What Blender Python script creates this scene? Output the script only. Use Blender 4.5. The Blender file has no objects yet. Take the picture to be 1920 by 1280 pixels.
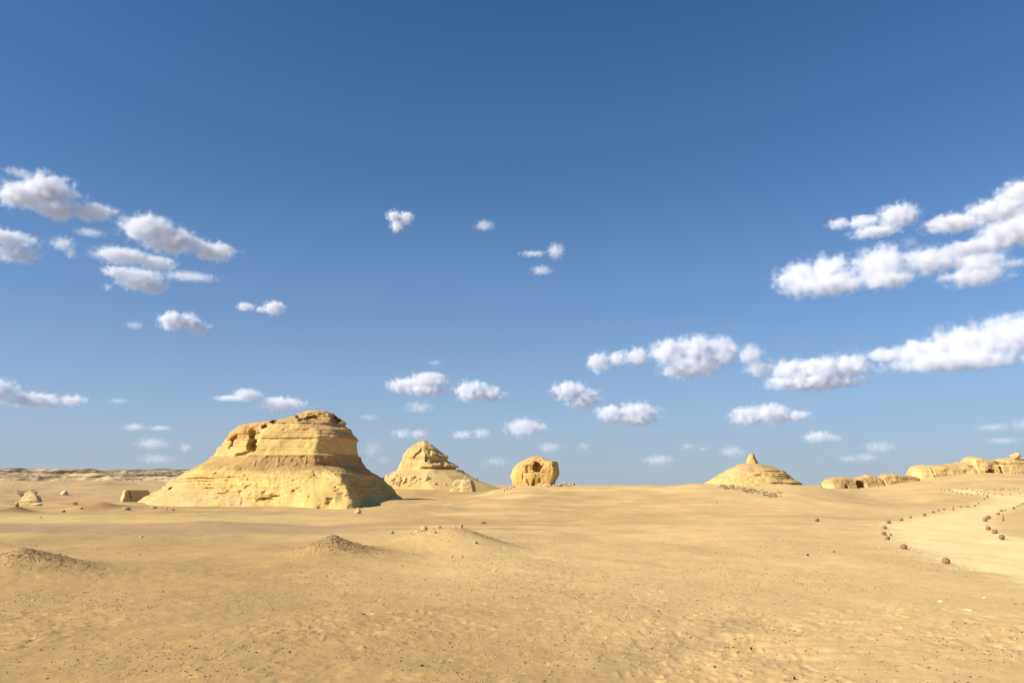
import bpy, bmesh, math, random
import numpy as np
from mathutils import Vector
from mathutils.bvhtree import BVHTree

scene = bpy.context.scene
col = scene.collection
R = math.radians

# ------------------------------------------------------------------ camera
F_PX, PITCH, CAM_H = 1507.0, 10.45, 2.6          # focal length in pixels of the 1920 wide photograph
cam_d = bpy.data.cameras.new('camera')
cam_d.sensor_width = 36.0
cam_d.lens = 36.0 * F_PX / 1920.0
cam_d.clip_start, cam_d.clip_end = 0.05, 60000.0
cam = bpy.data.objects.new('camera', cam_d)
col.objects.link(cam)
cam.location = (0, 0, CAM_H)
cam.rotation_euler = (R(90 + PITCH), 0, 0)
scene.camera = cam

# ------------------------------------------------------------------ sun, sky, exposure
SUN_EL, SUN_AZ = 34.0, 248.0                     # azimuth clockwise from +Y: from the left, a little behind the camera
w = bpy.data.worlds.new("World")
scene.world = w
w.use_nodes = True
nt = w.node_tree
nt.nodes.clear()
out = nt.nodes.new('ShaderNodeOutputWorld')
bg = nt.nodes.new('ShaderNodeBackground')
sky = nt.nodes.new('ShaderNodeTexSky')
sky.sky_type = 'NISHITA'
sky.sun_disc = False
sky.sun_elevation = R(SUN_EL)
sky.sun_rotation = R(SUN_AZ)
sky.altitude = 0
sky.air_density = 0.7
sky.dust_density = 0.5
sky.ozone_density = 5.0
bg.inputs['Strength'].default_value = 0.0565
# deep blue overhead, milky desert air towards the horizon
tint = nt.nodes.new('ShaderNodeVectorMath'); tint.operation = 'MULTIPLY'; tint.inputs[1].default_value = (0.56, 1.13, 1.36)
nt.links.new(sky.outputs[0], tint.inputs[0])
tcw = nt.nodes.new('ShaderNodeTexCoord'); sepw = nt.nodes.new('ShaderNodeSeparateXYZ')
nt.links.new(tcw.outputs['Generated'], sepw.inputs[0])
rampw = nt.nodes.new('ShaderNodeValToRGB')
rampw.color_ramp.interpolation = 'B_SPLINE'
for i_, (p_, v_) in enumerate([(0.0, 0.92), (0.05, 0.80), (0.11, 0.55), (0.21, 0.27), (0.36, 0.08), (0.6, 0.0)]):
    e_ = rampw.color_ramp.elements[i_] if i_ < 2 else rampw.color_ramp.elements.new(p_)
    e_.position = p_; e_.color = (v_, v_, v_, 1)
nt.links.new(sepw.outputs['Z'], rampw.inputs[0])
mixw = nt.nodes.new('ShaderNodeMixRGB')
mixw.inputs['Color2'].default_value = (4.3, 4.75, 5.4, 1)
nt.links.new(rampw.outputs[0], mixw.inputs['Fac']); nt.links.new(tint.outputs[0], mixw.inputs['Color1'])
nt.links.new(mixw.outputs[0], bg.inputs[0])
nt.links.new(bg.outputs[0], out.inputs['Surface'])

sd = bpy.data.lights.new('sun', 'SUN')
sd.energy = 4.0
sd.angle = R(0.5)
sd.color = (1.0, 0.93, 0.78)
sun = bpy.data.objects.new('sun', sd)
col.objects.link(sun)
tos = Vector((math.sin(R(SUN_AZ)) * math.cos(R(SUN_EL)), math.cos(R(SUN_AZ)) * math.cos(R(SUN_EL)), math.sin(R(SUN_EL))))
sun.rotation_euler = tos.to_track_quat('Z', 'Y').to_euler()
sun.location = tos * 300

scene.view_settings.view_transform = 'Standard'
scene.view_settings.look = 'None'
scene.view_settings.gamma = 1.0
scene.view_settings.exposure = 0.87
scene.cycles.volume_bounces = 12
scene.cycles.max_bounces = 14
scene.cycles.volume_step_rate = 1.0
scene.cycles.volume_max_steps = 256

# ------------------------------------------------------------------ helpers: rays, noise
cp, sp = math.cos(R(PITCH)), math.sin(R(PITCH))

def ray(px, py):
    a, b = (px - 960) / F_PX, (640 - py) / F_PX
    return a, cp - b * sp, sp + b * cp

def at(px, py, y):
    """world point on the sight line of a photo pixel at forward distance y"""
    a, fy, fz = ray(px, py)
    return a / fy * y, y, CAM_H + fz / fy * y

def to_px(x, y, z):
    dz = z - CAM_H
    fwd = y * cp + dz * sp
    up = -y * sp + dz * cp
    return 960 + F_PX * x / fwd, 640 - F_PX * up / fwd

def _h(ix, iy, iz, seed):
    h = (ix.astype(np.int64) * 374761393 + iy.astype(np.int64) * 668265263 + iz.astype(np.int64) * 2147483647 + seed * 1274126177) & 0xFFFFFFFF
    h = ((h ^ (h >> 13)) * 1274126177) & 0xFFFFFFFF
    h = h ^ (h >> 16)
    return (h & 0xFFFF).astype(np.float32) / 32767.5 - 1.0

def n2(x, y, seed=0):
    ix, iy = np.floor(x), np.floor(y)
    fx, fy = (x - ix).astype(np.float32), (y - iy).astype(np.float32)
    ix = ix.astype(np.int64); iy = iy.astype(np.int64); z = np.zeros(1, np.int64)
    u, v = fx * fx * fx * (fx * (fx * 6 - 15) + 10), fy * fy * fy * (fy * (fy * 6 - 15) + 10)
    a, b = _h(ix, iy, z, seed), _h(ix + 1, iy, z, seed)
    c, d = _h(ix, iy + 1, z, seed), _h(ix + 1, iy + 1, z, seed)
    return (a + (b - a) * u) * (1 - v) + (c + (d - c) * u) * v

def n3(x, y, z, seed=0):
    ix, iy, iz = np.floor(x), np.floor(y), np.floor(z)
    fx, fy, fz = (x - ix), (y - iy), (z - iz)
    ix = ix.astype(np.int64); iy = iy.astype(np.int64); iz = iz.astype(np.int64)
    u, v, t = fx * fx * (3 - 2 * fx), fy * fy * (3 - 2 * fy), fz * fz * (3 - 2 * fz)
    r = []
    for k in (0, 1):
        a, b = _h(ix, iy, iz + k, seed), _h(ix + 1, iy, iz + k, seed)
        c, d = _h(ix, iy + 1, iz + k, seed), _h(ix + 1, iy + 1, iz + k, seed)
        r.append((a + (b - a) * u) * (1 - v) + (c + (d - c) * u) * v)
    return r[0] * (1 - t) + r[1] * t

def fbm2(x, y, octv=4, seed=0, gain=0.5):
    s, a = 0, 1.0
    for k in range(octv):
        s = s + a * n2(x * 2 ** k + 17.3 * k, y * 2 ** k - 9.1 * k, seed + k)
        a *= gain
    return s

def fbm3(x, y, z, octv=4, seed=0, gain=0.5):
    s, a = 0, 1.0
    for k in range(octv):
        s = s + a * n3(x * 2 ** k + 17.3 * k, y * 2 ** k - 9.1 * k, z * 2 ** k + 3.7 * k, seed + k)
        a *= gain
    return s

def ss(a, b, x):
    t = np.clip((x - a) / (b - a), 0, 1)
    return t * t * (3 - 2 * t)

# ------------------------------------------------------------------ terrain height
def mound(x, y, cx, cy, h, rl, rr, rd, p=1.6):
    """a heap with its own reach to the left, to the right and in depth"""
    dx = x - cx
    q = np.sqrt((dx / np.where(dx < 0, rl, rr)) ** 2 + ((y - cy) / rd) ** 2)
    return h * np.exp(-(q ** p))

def P(px, py, D):
    return at(px, py, D)

MOUNDS = {   # px of the summit, forward distance, height, reach left, right, depth, sharpness
    'pointed': (624, 33.0, 0.56, 1.15, 1.1, 1.2, 1.15),
    'broad': (835, 36.5, 0.84, 2.9, 2.1, 2.0, 2.0),
    'edge': (48, 26.0, 0.46, 1.3, 1.2, 1.2, 1.3),
    'brown': (190, 104.0, 0.95, 2.6, 2.6, 3.0, 1.4),
    'brown2': (30, 91.0, 0.75, 2.0, 1.7, 2.0, 1.2),
}

def mound_args(k):
    px, D, h, rl, rr, rd, p = MOUNDS[k]
    return float(at(px, 1010 if D < 60 else 950, D)[0]), D, h, rl, rr, rd, p

def H_macro(x, y):
    x = np.asarray(x, np.float64); y = np.asarray(y, np.float64)
    z = np.zeros(np.broadcast(x, y).shape)
    yy = np.maximum(y, 1.0)
    u = x / yy                                        # how far to the side, seen from the viewpoint's station
    # profiles along the depth for left, middle and right, blended sideways
    yl = np.interp(y, [0, 125, 150, 180, 215, 260, 330, 420, 700, 1500, 6000], [0, 0.0, 0.55, 1.5, 2.9, 5.2, 6.6, 7.5, 7.0, 5, 2])
    ym = np.interp(y, [0, 118, 148, 175, 200, 260, 420, 560, 800, 1500, 6000], [0, 0.0, 0.7, 2.4, 3.0, 3.3, 4.3, 5.2, 4.4, 3, 2])
    yr = np.interp(y, [0, 112, 140, 152, 185, 212, 235, 300, 420, 1500, 6000], [0, 0.0, 1.2, 1.85, 2.8, 5.0, 6.8, 9.0, 9.0, 5, 2])
    wl = 1 - ss(-0.32, -0.18, u)
    wr = ss(0.36, 0.60, u)
    z = yl * wl + yr * wr + ym * (1 - wl - wr)
    # the long swell in the middle distance
    cy = 138 + 10 * n2(x / 30.0, y * 0 + 3.3, 71)
    sw = 3.15 * np.exp(-(np.abs(y - cy) / np.where(y < cy, 33, 26)) ** 2.0)
    sw = sw * ss(-0.085, 0.06, u + 0.02 * n2(x / 9, y / 14, 5)) * (1 - ss(0.33, 0.50, u))
    z = np.maximum(z, 0) + sw * (1 - 0.72 * np.clip(z / 3.2, 0, 1))
    z = z + 0.5 * fbm2(x / 16.0, y / 22.0, 3, 11) * ss(70, 130, y)
    # a low bank in front of the big butte and the swell
    z = z + mound(x, y, -11.5, 92, 0.75, 6, 7, 5, 1.8) + mound(x, y, -3, 100, 0.9, 5, 6, 6, 1.8) + mound(x, y, -23, 60, 0.35, 5, 5, 3, 1.8)
    z = z + mound(x, y, -7, 66, 0.30, 6, 9, 2.5, 1.8) + mound(x, y, 12, 76, 0.4, 10, 9, 4, 1.9)
    z = z + 0.15 * fbm2(x / 7.0, y / 9.0, 3, 21) * ss(10, 30, y)
    z = z + 1.7 * ss(0.42, 0.60, u) * ss(165, 235, y) * (1 - ss(400, 600, y))
    z = z + mound(x, y, -9, 122, 0.6, 5, 9, 9, 2.0)
    for k in MOUNDS:
        z = z + mound(x, y, *mound_args(k))
    for k, hs, rs_ in (('pointed', 0.30, 2.3), ('edge', 0.26, 2.4), ('broad', 0.12, 4.2)):
        a_ = mound_args(k)
        z = z + mound(x, y, a_[0] + 0.2, a_[1] - 0.2, hs, rs_, rs_, rs_ * 0.9, 2.0)
    return z

def H_fine(x, y):
    d = np.sqrt(x * x + y * y)
    near = 1 - ss(30, 110, d)
    z = 0.024 * fbm2(x / 1.9, y / 1.6, 3, 31) * (0.35 + 0.65 * near)
    # wind streaks: low steps drawn out sideways
    s = n2(x / 2.2 + y * 0.2, y / 0.42 + 0.12 * x, 41)
    s2 = n2(x / 0.9, y / 0.17 + 0.1 * x, 43)
    patch = ss(-0.2, 0.6, n2(x / 5.0, y / 7.0, 44))
    z = z + (0.036 * np.abs(s) + 0.013 * s2) * patch * near
    # trodden, clodded crust
    c = fbm2(x / 0.22, y / 0.22, 3, 51)
    crust = ss(-0.35, 0.5, n2(x / 3.1 + 4, y / 4.2, 52) + 0.25 - 0.02 * d) * (1 - ss(16, 40, d))
    z = z + 0.011 * c * (0.6 + 0.7 * crust) * (1 - ss(28, 60, d))
    pit = n2(x / 0.20 + 9, y / 0.26, 53)
    z = z - 0.022 * ss(0.6, 0.95, pit) * (0.4 + 0.6 * crust) * (1 - ss(28, 50, d))
    z = z + 0.012 * ss(0.35, 0.8, n2(x / 0.09, y / 0.11, 54)) * (0.3 + 0.7 * crust) * (1 - ss(16, 30, d))
    # rubbly tops of the gravel heaps
    g = gravel_mask(x, y)
    z = z + g * 0.035 * np.abs(fbm2(x / 0.16, y / 0.16, 2, 61))
    return z

def gravel_mask(x, y):
    g = 0
    for k, (off, s) in {'pointed': (0.45, 0.75), 'edge': (0.60, 0.8), 'broad': (1.5, 0.6)}.items():
        cx, cy, h, rl, rr, rd, p = mound_args(k)
        q = np.sqrt(((x - cx - off) / (1.6 * s)) ** 2 + ((y - cy - 0.1) / (1.1 * s)) ** 2)
        g = np.maximum(g, 1 - ss(0.55, 1.25, q + 0.25 * n2(x / 0.5, y / 0.5, 62)))
    return g

def H(x, y):
    x = np.asarray(x, np.float64); y = np.asarray(y, np.float64)
    return H_macro(x, y) + H_fine(x, y)

_t = np.concatenate([np.arange(4, 60, 0.1), np.arange(60, 700, 0.35)])
def ground_hit(px, py):
    a, fy, fz = ray(px, py)
    x, y, z = a / fy * _t, _t, CAM_H + fz / fy * _t
    below = np.nonzero(z < H_macro(x, y))[0]
    if len(below) == 0:
        i = int(np.argmin(z - H_macro(x, y)))
    else:
        i = below[0]
    return float(x[i]), float(y[i])

# ------------------------------------------------------------------ materials
def new_mat(name):
    m = bpy.data.materials.new(name)
    m.use_nodes = True
    t = m.node_tree
    t.nodes.clear()
    o = t.nodes.new('ShaderNodeOutputMaterial')
    return m, t, o

def earth_mat(name, tint=(1, 1, 1), use_attr=True, bump=0.03, scales=(9.0, 45.0), vary=0.14, rough=0.95):
    m, t, o = new_mat(name)
    L = t.links.new
    b = t.nodes.new('ShaderNodeBsdfPrincipled')
    b.inputs['Roughness'].default_value = rough
    b.inputs['Specular IOR Level'].default_value = 0.12
    geo = t.nodes.new('ShaderNodeNewGeometry')
    n1 = t.nodes.new('ShaderNodeTexNoise'); n1.inputs['Scale'].default_value = scales[0]; n1.inputs['Detail'].default_value = 6; n1.inputs['Roughness'].default_value = 0.62
    n2_ = t.nodes.new('ShaderNodeTexNoise'); n2_.inputs['Scale'].default_value = scales[1]; n2_.inputs['Detail'].default_value = 4; n2_.inputs['Roughness'].default_value = 0.7
    L(geo.outputs['Position'], n1.inputs['Vector']); L(geo.outputs['Position'], n2_.inputs['Vector'])
    mix = t.nodes.new('ShaderNodeMath'); mix.operation = 'ADD'
    L(n1.outputs[0], mix.inputs[0]); L(n2_.outputs[0], mix.inputs[1])
    mr = t.nodes.new('ShaderNodeMapRange')
    mr.inputs['From Min'].default_value = 0.7; mr.inputs['From Max'].default_value = 1.3
    mr.inputs['To Min'].default_value = 1 - vary; mr.inputs['To Max'].default_value = 1 + vary
    L(mix.outputs[0], mr.inputs['Value'])
    vm = t.nodes.new('ShaderNodeVectorMath'); vm.operation = 'SCALE'
    if use_attr:
        at_ = t.nodes.new('ShaderNodeAttribute'); at_.attribute_name = 'Col'
        L(at_.outputs['Color'], vm.inputs[0])
    else:
        rgb = t.nodes.new('ShaderNodeRGB'); rgb.outputs[0].default_value = (*tint, 1)
        L(rgb.outputs[0], vm.inputs[0])
    L(mr.outputs[0], vm.inputs['Scale'])
    L(vm.outputs[0], b.inputs['Base Color'])
    bp = t.nodes.new('ShaderNodeBump'); bp.inputs['Strength'].default_value = 1.0; bp.inputs['Distance'].default_value = bump
    L(mix.outputs[0], bp.inputs['Height']); L(bp.outputs[0], b.inputs['Normal'])
    L(b.outputs[0], o.inputs['Surface'])
    return m

M_sand = earth_mat('sand', bump=0.012, scales=(6.0, 60.0), vary=0.10)
M_rock = earth_mat('rock', bump=0.12, scales=(1.6, 9.0), vary=0.18)
M_far = earth_mat('far_rock', bump=0.25, scales=(0.25, 1.6), vary=0.15)
M_stone = earth_mat('stone', bump=0.02, scales=(6.0, 25.0), vary=0.15)
M_peb = earth_mat('pebble', bump=0.003, scales=(20.0, 90.0), vary=0.2)
M_ball = earth_mat('concretion', tint=(0.29, 0.158, 0.09), use_attr=False, bump=0.012, scales=(12.0, 60.0), vary=0.28)
M_post = earth_mat('dark_wood', tint=(0.05, 0.035, 0.025), use_attr=False, bump=0.004, scales=(20.0, 90.0), vary=0.2, rough=0.8)

# ------------------------------------------------------------------ mesh building
def link(name, me, mat, parent=None):
    o = bpy.data.objects.new(name, me)
    col.objects.link(o)
    if mat: me.materials.append(mat)
    if parent: o.parent = parent
    return o

def tag(o, label=None, cat=None, group=None, kind=None):
    if label: o['label'] = label
    if cat: o['category'] = cat
    if group: o['group'] = group
    if kind: o['kind'] = kind
    return o

def np_mesh(name, V, Fc, C=None, smooth=True):
    """V (n,3), Fc (m,k) all with the same number of corners, C (n,3) linear colour"""
    me = bpy.data.meshes.new(name)
    n, m, k = len(V), len(Fc), Fc.shape[1]
    me.vertices.add(n); me.vertices.foreach_set('co', np.ascontiguousarray(V, np.float32).ravel())
    me.loops.add(m * k); me.loops.foreach_set('vertex_index', np.ascontiguousarray(Fc, np.int32).ravel())
    me.polygons.add(m); me.polygons.foreach_set('loop_start', np.arange(0, m * k, k, dtype=np.int32))
    me.polygons.foreach_set('use_smooth', np.full(m, smooth))
    me.update(calc_edges=True)
    if C is not None:
        a = me.attributes.new('Col', 'FLOAT_COLOR', 'POINT')
        c4 = np.ones((n, 4), np.float32); c4[:, :3] = C
        a.data.foreach_set('color', c4.ravel())
    return me

def sub_mesh(name, V, Fc, C, pick, smooth=True):
    f = Fc[pick]
    used = np.unique(f)
    remap = np.zeros(len(V), np.int32); remap[used] = np.arange(len(used))
    return np_mesh(name, V[used], remap[f], C[used], smooth)

def grid_faces(nr, nc, wrap=False):
    i = np.arange(nr - 1)[:, None]; j = np.arange(nc if wrap else nc - 1)[None, :]
    j2 = (j + 1) % nc
    a, b = i * nc + j, i * nc + j2
    c, d = (i + 1) * nc + j2, (i + 1) * nc + j
    return np.stack([a, b, c, d], -1).reshape(-1, 4)

# colours (albedo)
SAND = np.array([0.62, 0.410, 0.175])
SAND_DIM = np.array([0.44, 0.272, 0.106])
SAND_PALE = np.array([0.68, 0.462, 0.200])
GRAVEL = np.array([0.30, 0.195, 0.095])
PATHC = np.array([0.78, 0.590, 0.275])
BROWN = np.array([0.32, 0.18, 0.085])
YEL = np.array([0.66, 0.435, 0.148])
ORA = np.array([0.52, 0.305, 0.115])
TAL = np.array([0.46, 0.285, 0.115])
PALEY = np.array([0.69, 0.48, 0.18])

def mixc(a, b, t):
    t = np.asarray(t)[..., None]
    return a * (1 - t) + b * t

# ------------------------------------------------------------------ the ground
PATH_PX = [(2300, 1200), (2050, 1130), (1900, 1090), (1840, 1072), (1777, 1056), (1735, 1040), (1697, 1026), (1672, 1012), (1662, 998), (1664, 988), (1680, 978),
           (1712, 970), (1762, 962), (1805, 953), (1838, 945), (1852, 936), (1853, 931), (1845, 928), (1815, 926.6), (1796, 924.5), (1785, 920.5), (1768, 917.5),
           (1790, 916.6), (1818, 918), (1840, 922), (1856, 925), (1868, 927), (1900, 926.5), (1990, 926), (1990, 936), (1940, 941), (1908, 949),
           (1886, 957), (1863, 966), (1850, 975), (1852, 988), (1872, 998), (1895, 1008), (1950, 1020), (2050, 1032), (2300, 1050)]

def poly_sdf(x, y, pts):
    d2 = np.full(x.shape, 1e9); inside = np.zeros(x.shape, bool)
    n = len(pts)
    for i in range(n):
        ax, ay = pts[i]; bx, by = pts[(i + 1) % n]
        ex, ey = bx - ax, by - ay
        t = np.clip(((x - ax) * ex + (y - ay) * ey) / (ex * ex + ey * ey + 1e-9), 0, 1)
        d2 = np.minimum(d2, (x - ax - t * ex) ** 2 + (y - ay - t * ey) ** 2)
        cnd = ((ay > y) != (by > y)) & (x < ex * (y - ay) / (ey + 1e-12 * (ey == 0)) + ax)
        inside ^= cnd
    d = np.sqrt(d2)
    return np.where(inside, -d, d)

path_w = [ground_hit(a, b) for a, b in PATH_PX]
SCUFF = [ground_hit(1130, 1262), ground_hit(1400, 1165)]

def ground_colour(x, y):
    d = np.sqrt(x * x + y * y)
    u = x / np.maximum(y, 1)
    C = np.empty(x.shape + (3,)); C[:] = SAND
    t = ss(-0.5, 0.6, fbm2(x / 9, y / 16, 3, 81) * 0.4 - u * 1.5 + 0.0)
    C = mixc(C, SAND_DIM, 0.85 * t)  # darker to the left: sand tone plus lens vignetting put into the colour
    t = ss(0.0, 0.9, fbm2(x / 14 + 5, y / 9, 4, 82) * 0.7 + 0.1 + u * 0.4)
    C = mixc(C, SAND_PALE, 0.35 * t)
    # drifts of paler sand lying across the plain
    dr = fbm2(x / 13 + 0.12 * y, y / 4.5, 4, 180)
    C = mixc(C, np.array([0.70, 0.48, 0.205]), 0.55 * ss(0.15, 0.7, dr) * ss(28, 60, y))
    C = mixc(C, np.array([0.46, 0.29, 0.125]), 0.45 * ss(0.25, 0.8, fbm2(x / 10 + 7, y / 3.6, 4, 181)) * ss(28, 60, y))
    # the pale sheet before the big butte and the gravelly one in front of it
    wob = 3 * n2(x / 13, y / 30, 83) + 1.2 * n2(x / 4, y / 12, 84)
    lf = 1 - ss(-0.22, -0.05, u)
    C = mixc(C, np.array([0.60, 0.41, 0.165]), 0.8 * ss(62, 66, y + wob) * (1 - ss(78, 100, y + wob)) * lf)
    C = mixc(C, np.array([0.40, 0.262, 0.13]), 0.8 * ss(46, 52, y + wob) * (1 - ss(62, 65, y + wob)) * (1 - ss(-0.25, -0.08, u)))
    C = mixc(C, GRAVEL, 0.25 * ss(0.1, 0.8, n2(x / 3, y / 5, 85)) * ss(64, 80, y) * (1 - ss(100, 120, y)) * (1 - ss(-0.05, 0.15, u)))
    # yellow crumbly spots
    C = mixc(C, YEL, 0.35 * ss(0.55, 0.9, n2(x / 0.35, y / 0.5, 86) + 0.4 * n2(x / 0.08, y / 0.1, 89)) * (1 - ss(12, 45, d)))
    for k, cc, r in (('brown', BROWN, 1.25), ('brown2', BROWN * 0.8, 1.5)):
        cx, cy, h, rl, rr, rd, p = mound_args(k)
        q = np.sqrt(((x - cx) / (rl * r)) ** 2 + ((y - cy) / (rd * r)) ** 2)
        C = mixc(C, cc, 0.85 * (1 - ss(0.5, 1.3, q + 0.2 * n2(x / 1.0, y / 1.0, 87))))
    C = mixc(C, GRAVEL, 0.35 * gravel_mask(x, y))
    # a band of scuffed, darker grit running away from the lower middle
    (ax, ay), (bx, by) = SCUFF
    tt = np.clip(((x - ax) * (bx - ax) + (y - ay) * (by - ay)) / ((bx - ax) ** 2 + (by - ay) ** 2), 0, 1)
    dd = np.sqrt((x - ax - tt * (bx - ax)) ** 2 + (y - ay - tt * (by - ay)) ** 2) + 0.25 * fbm2(x / 0.5, y / 0.6, 3, 190)
    C = mixc(C, np.array([0.40, 0.26, 0.12]), 0.40 * (1 - ss(0.1, 0.75, dd)))
    # far ground paler and greyer on the left
    C = mixc(C, np.array([0.47, 0.315, 0.155]), 0.7 * ss(110, 180, y) * (1 - ss(-0.3, -0.2, u)))
    # the warm bank on the far side of the path
    q = np.sqrt(((x - 30) / 14) ** 2 + ((y - 42) / 9) ** 2)
    C = mixc(C, np.array([0.62, 0.41, 0.18]), 0.7 * (1 - ss(0.3, 1.2, q)))
    gr = 1 + 0.055 * fbm2(x / 0.5, y / 0.8, 3, 88)
    C = C * gr[..., None]
    return C

def build_ground():
    th_f = np.linspace(-R(37), R(37), 1050)
    th_b = np.linspace(R(37), R(360 - 37), 170)[1:-1]
    th = np.concatenate([th_f, th_b])
    rr = [0.15]
    while rr[-1] < 3600:
        r = rr[-1]
        k = 0.05 if r < 4 else (0.0038 if r < 22 else 0.0055 if r < 160 else (0.009 if r < 500 else 0.03))
        rr.append(r * (1 + k))
    rr = np.array(rr)
    T, RR = np.meshgrid(th, rr)
    X, Y = np.sin(T) * RR, np.cos(T) * RR
    x, y = X.ravel(), Y.ravel()
    z = np.zeros_like(x); C = np.zeros((len(x), 3))
    for s in range(0, len(x), 200000):
        e = s + 200000
        z[s:e] = H(x[s:e], y[s:e])
        C[s:e] = ground_colour(x[s:e], y[s:e])
    # the path: paler trodden gravel
    box = (x > 10) & (x < 160) & (y > 15) & (y < 215)
    sd_ = np.full(len(x), 99.0)
    sd_[box] = poly_sdf(x[box], y[box], path_w)
    ww = 0.5 + 0.012 * y
    soft = 1 - ss(-ww, ww, sd_ + 0.5 * n2(x / 1.2, y / 1.2, 91) + 0.2 * n2(x / .3, y / .3, 92))
    C = mixc(C, PATHC * (1 + 0.05 * n2(x / 0.7, y / 0.7, 93))[:, None], soft * 0.95)
    z = z - 0.05 * ss(0.3, 1.0, soft)
    V = np.stack([x, y, z], 1)
    Fc = grid_faces(len(rr), len(th), wrap=True)
    Fc = Fc[:, ::-1]
    cen = V[Fc].mean(1)
    is_path = sd_[Fc].mean(1) < 0
    reg = np.zeros(len(Fc), int)
    reg[is_path] = 1
    names = []
    for i, (k, rad) in enumerate({'pointed': 2.3, 'broad': 1.7, 'edge': 2.2, 'brown': 1.6, 'brown2': 1.7}.items()):
        cx, cy, h, rl, rrr, rd, p = mound_args(k)
        dx = cen[:, 0] - cx
        q = np.sqrt((dx / np.where(dx < 0, rl, rrr)) ** 2 + ((cen[:, 1] - cy) / rd) ** 2)
        reg[(q < rad) & (reg == 0)] = 2 + i
    g = link('ground', sub_mesh('ground', V, Fc, C, reg == 0), M_sand); tag(g, kind='structure')
    g = link('path', sub_mesh('path', V, Fc, C, reg == 1), M_sand); tag(g, kind='structure')
    info = [('gravel_mound', 'pointed mound of dark gravel standing alone in the middle of the plain'),
            ('sand_mound', 'broad low pale sand mound just behind the pointed gravel mound'),
            ('gravel_mound', 'long gravel mound running off the left edge of the photo, dark along its crest'),
            ('earth_mound', 'small brown earth mound between the leftmost flat rock and the big butte'),
            ('earth_mound', 'dark brown mound topped by a stubby rock near the left edge')]
    for i, (nm, lb) in enumerate(info):
        o = link(nm, sub_mesh(nm, V, Fc, C, reg == 2 + i), M_sand)
        tag(o, lb, 'mound', 'low mounds on the sand plain')
build_ground()

# ------------------------------------------------------------------ rocks
BVHS = []
def add_bvh(V, Fc):
    BVHS.append(BVHTree.FromPolygons(V.tolist(), Fc.tolist()))

def hit(px, py):
    """nearest surface (ground or rock) behind a photo pixel"""
    gx, gy = ground_hit(px, py)
    best = (gx, gy, float(H_macro(gx, gy)))
    a, fy, fz = ray(px, py)
    d = Vector((a, fy, fz)).normalized()
    for b in BVHS:
        loc, nor, idx, dist = b.ray_cast(Vector((0, 0, CAM_H)), d, 600)
        if loc is not None and loc.y < best[1]:
            best = (loc.x, loc.y, loc.z)
    return best

def theta_set(nf, nb):
    f = np.linspace(R(-200), R(20), nf)          # -90 deg faces the viewpoint
    b = np.linspace(R(20), R(160), nb)[1:-1]
    return np.concatenate([f, b])

def section(poly, th, p=None, smooth=0.0):
    """distance from the middle to the outline polygon in each direction"""
    poly = np.array(poly, float)
    cx, cy = (poly[:, 0].min() + poly[:, 0].max()) / 2, (poly[:, 1].min() + poly[:, 1].max()) / 2
    r = np.full(len(th), 0.0)
    dx, dy = np.cos(th), np.sin(th)
    n = len(poly)
    best = np.full(len(th), 0.0)
    for i in range(n):
        ax, ay = poly[i] - (cx, cy); bx, by = poly[(i + 1) % n] - (cx, cy)
        ex, ey = bx - ax, by - ay
        den = dx * ey - dy * ex
        den = np.where(np.abs(den) < 1e-9, 1e-9, den)
        t = (ax * ey - ay * ex) / den
        s = (ax * dy - ay * dx) / den
        ok = (t > 0) & (s >= -1e-6) & (s <= 1 + 1e-6)
        best = np.where(ok, np.maximum(best, t), best)
    # light rounding of the corners
    if smooth > 0:
        k = max(1, int(smooth))
        pad = np.concatenate([best[-k:], best, best[:k]])
        best = np.convolve(pad, np.ones(2 * k + 1) / (2 * k + 1), 'valid')
    return best, cx, cy

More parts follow.
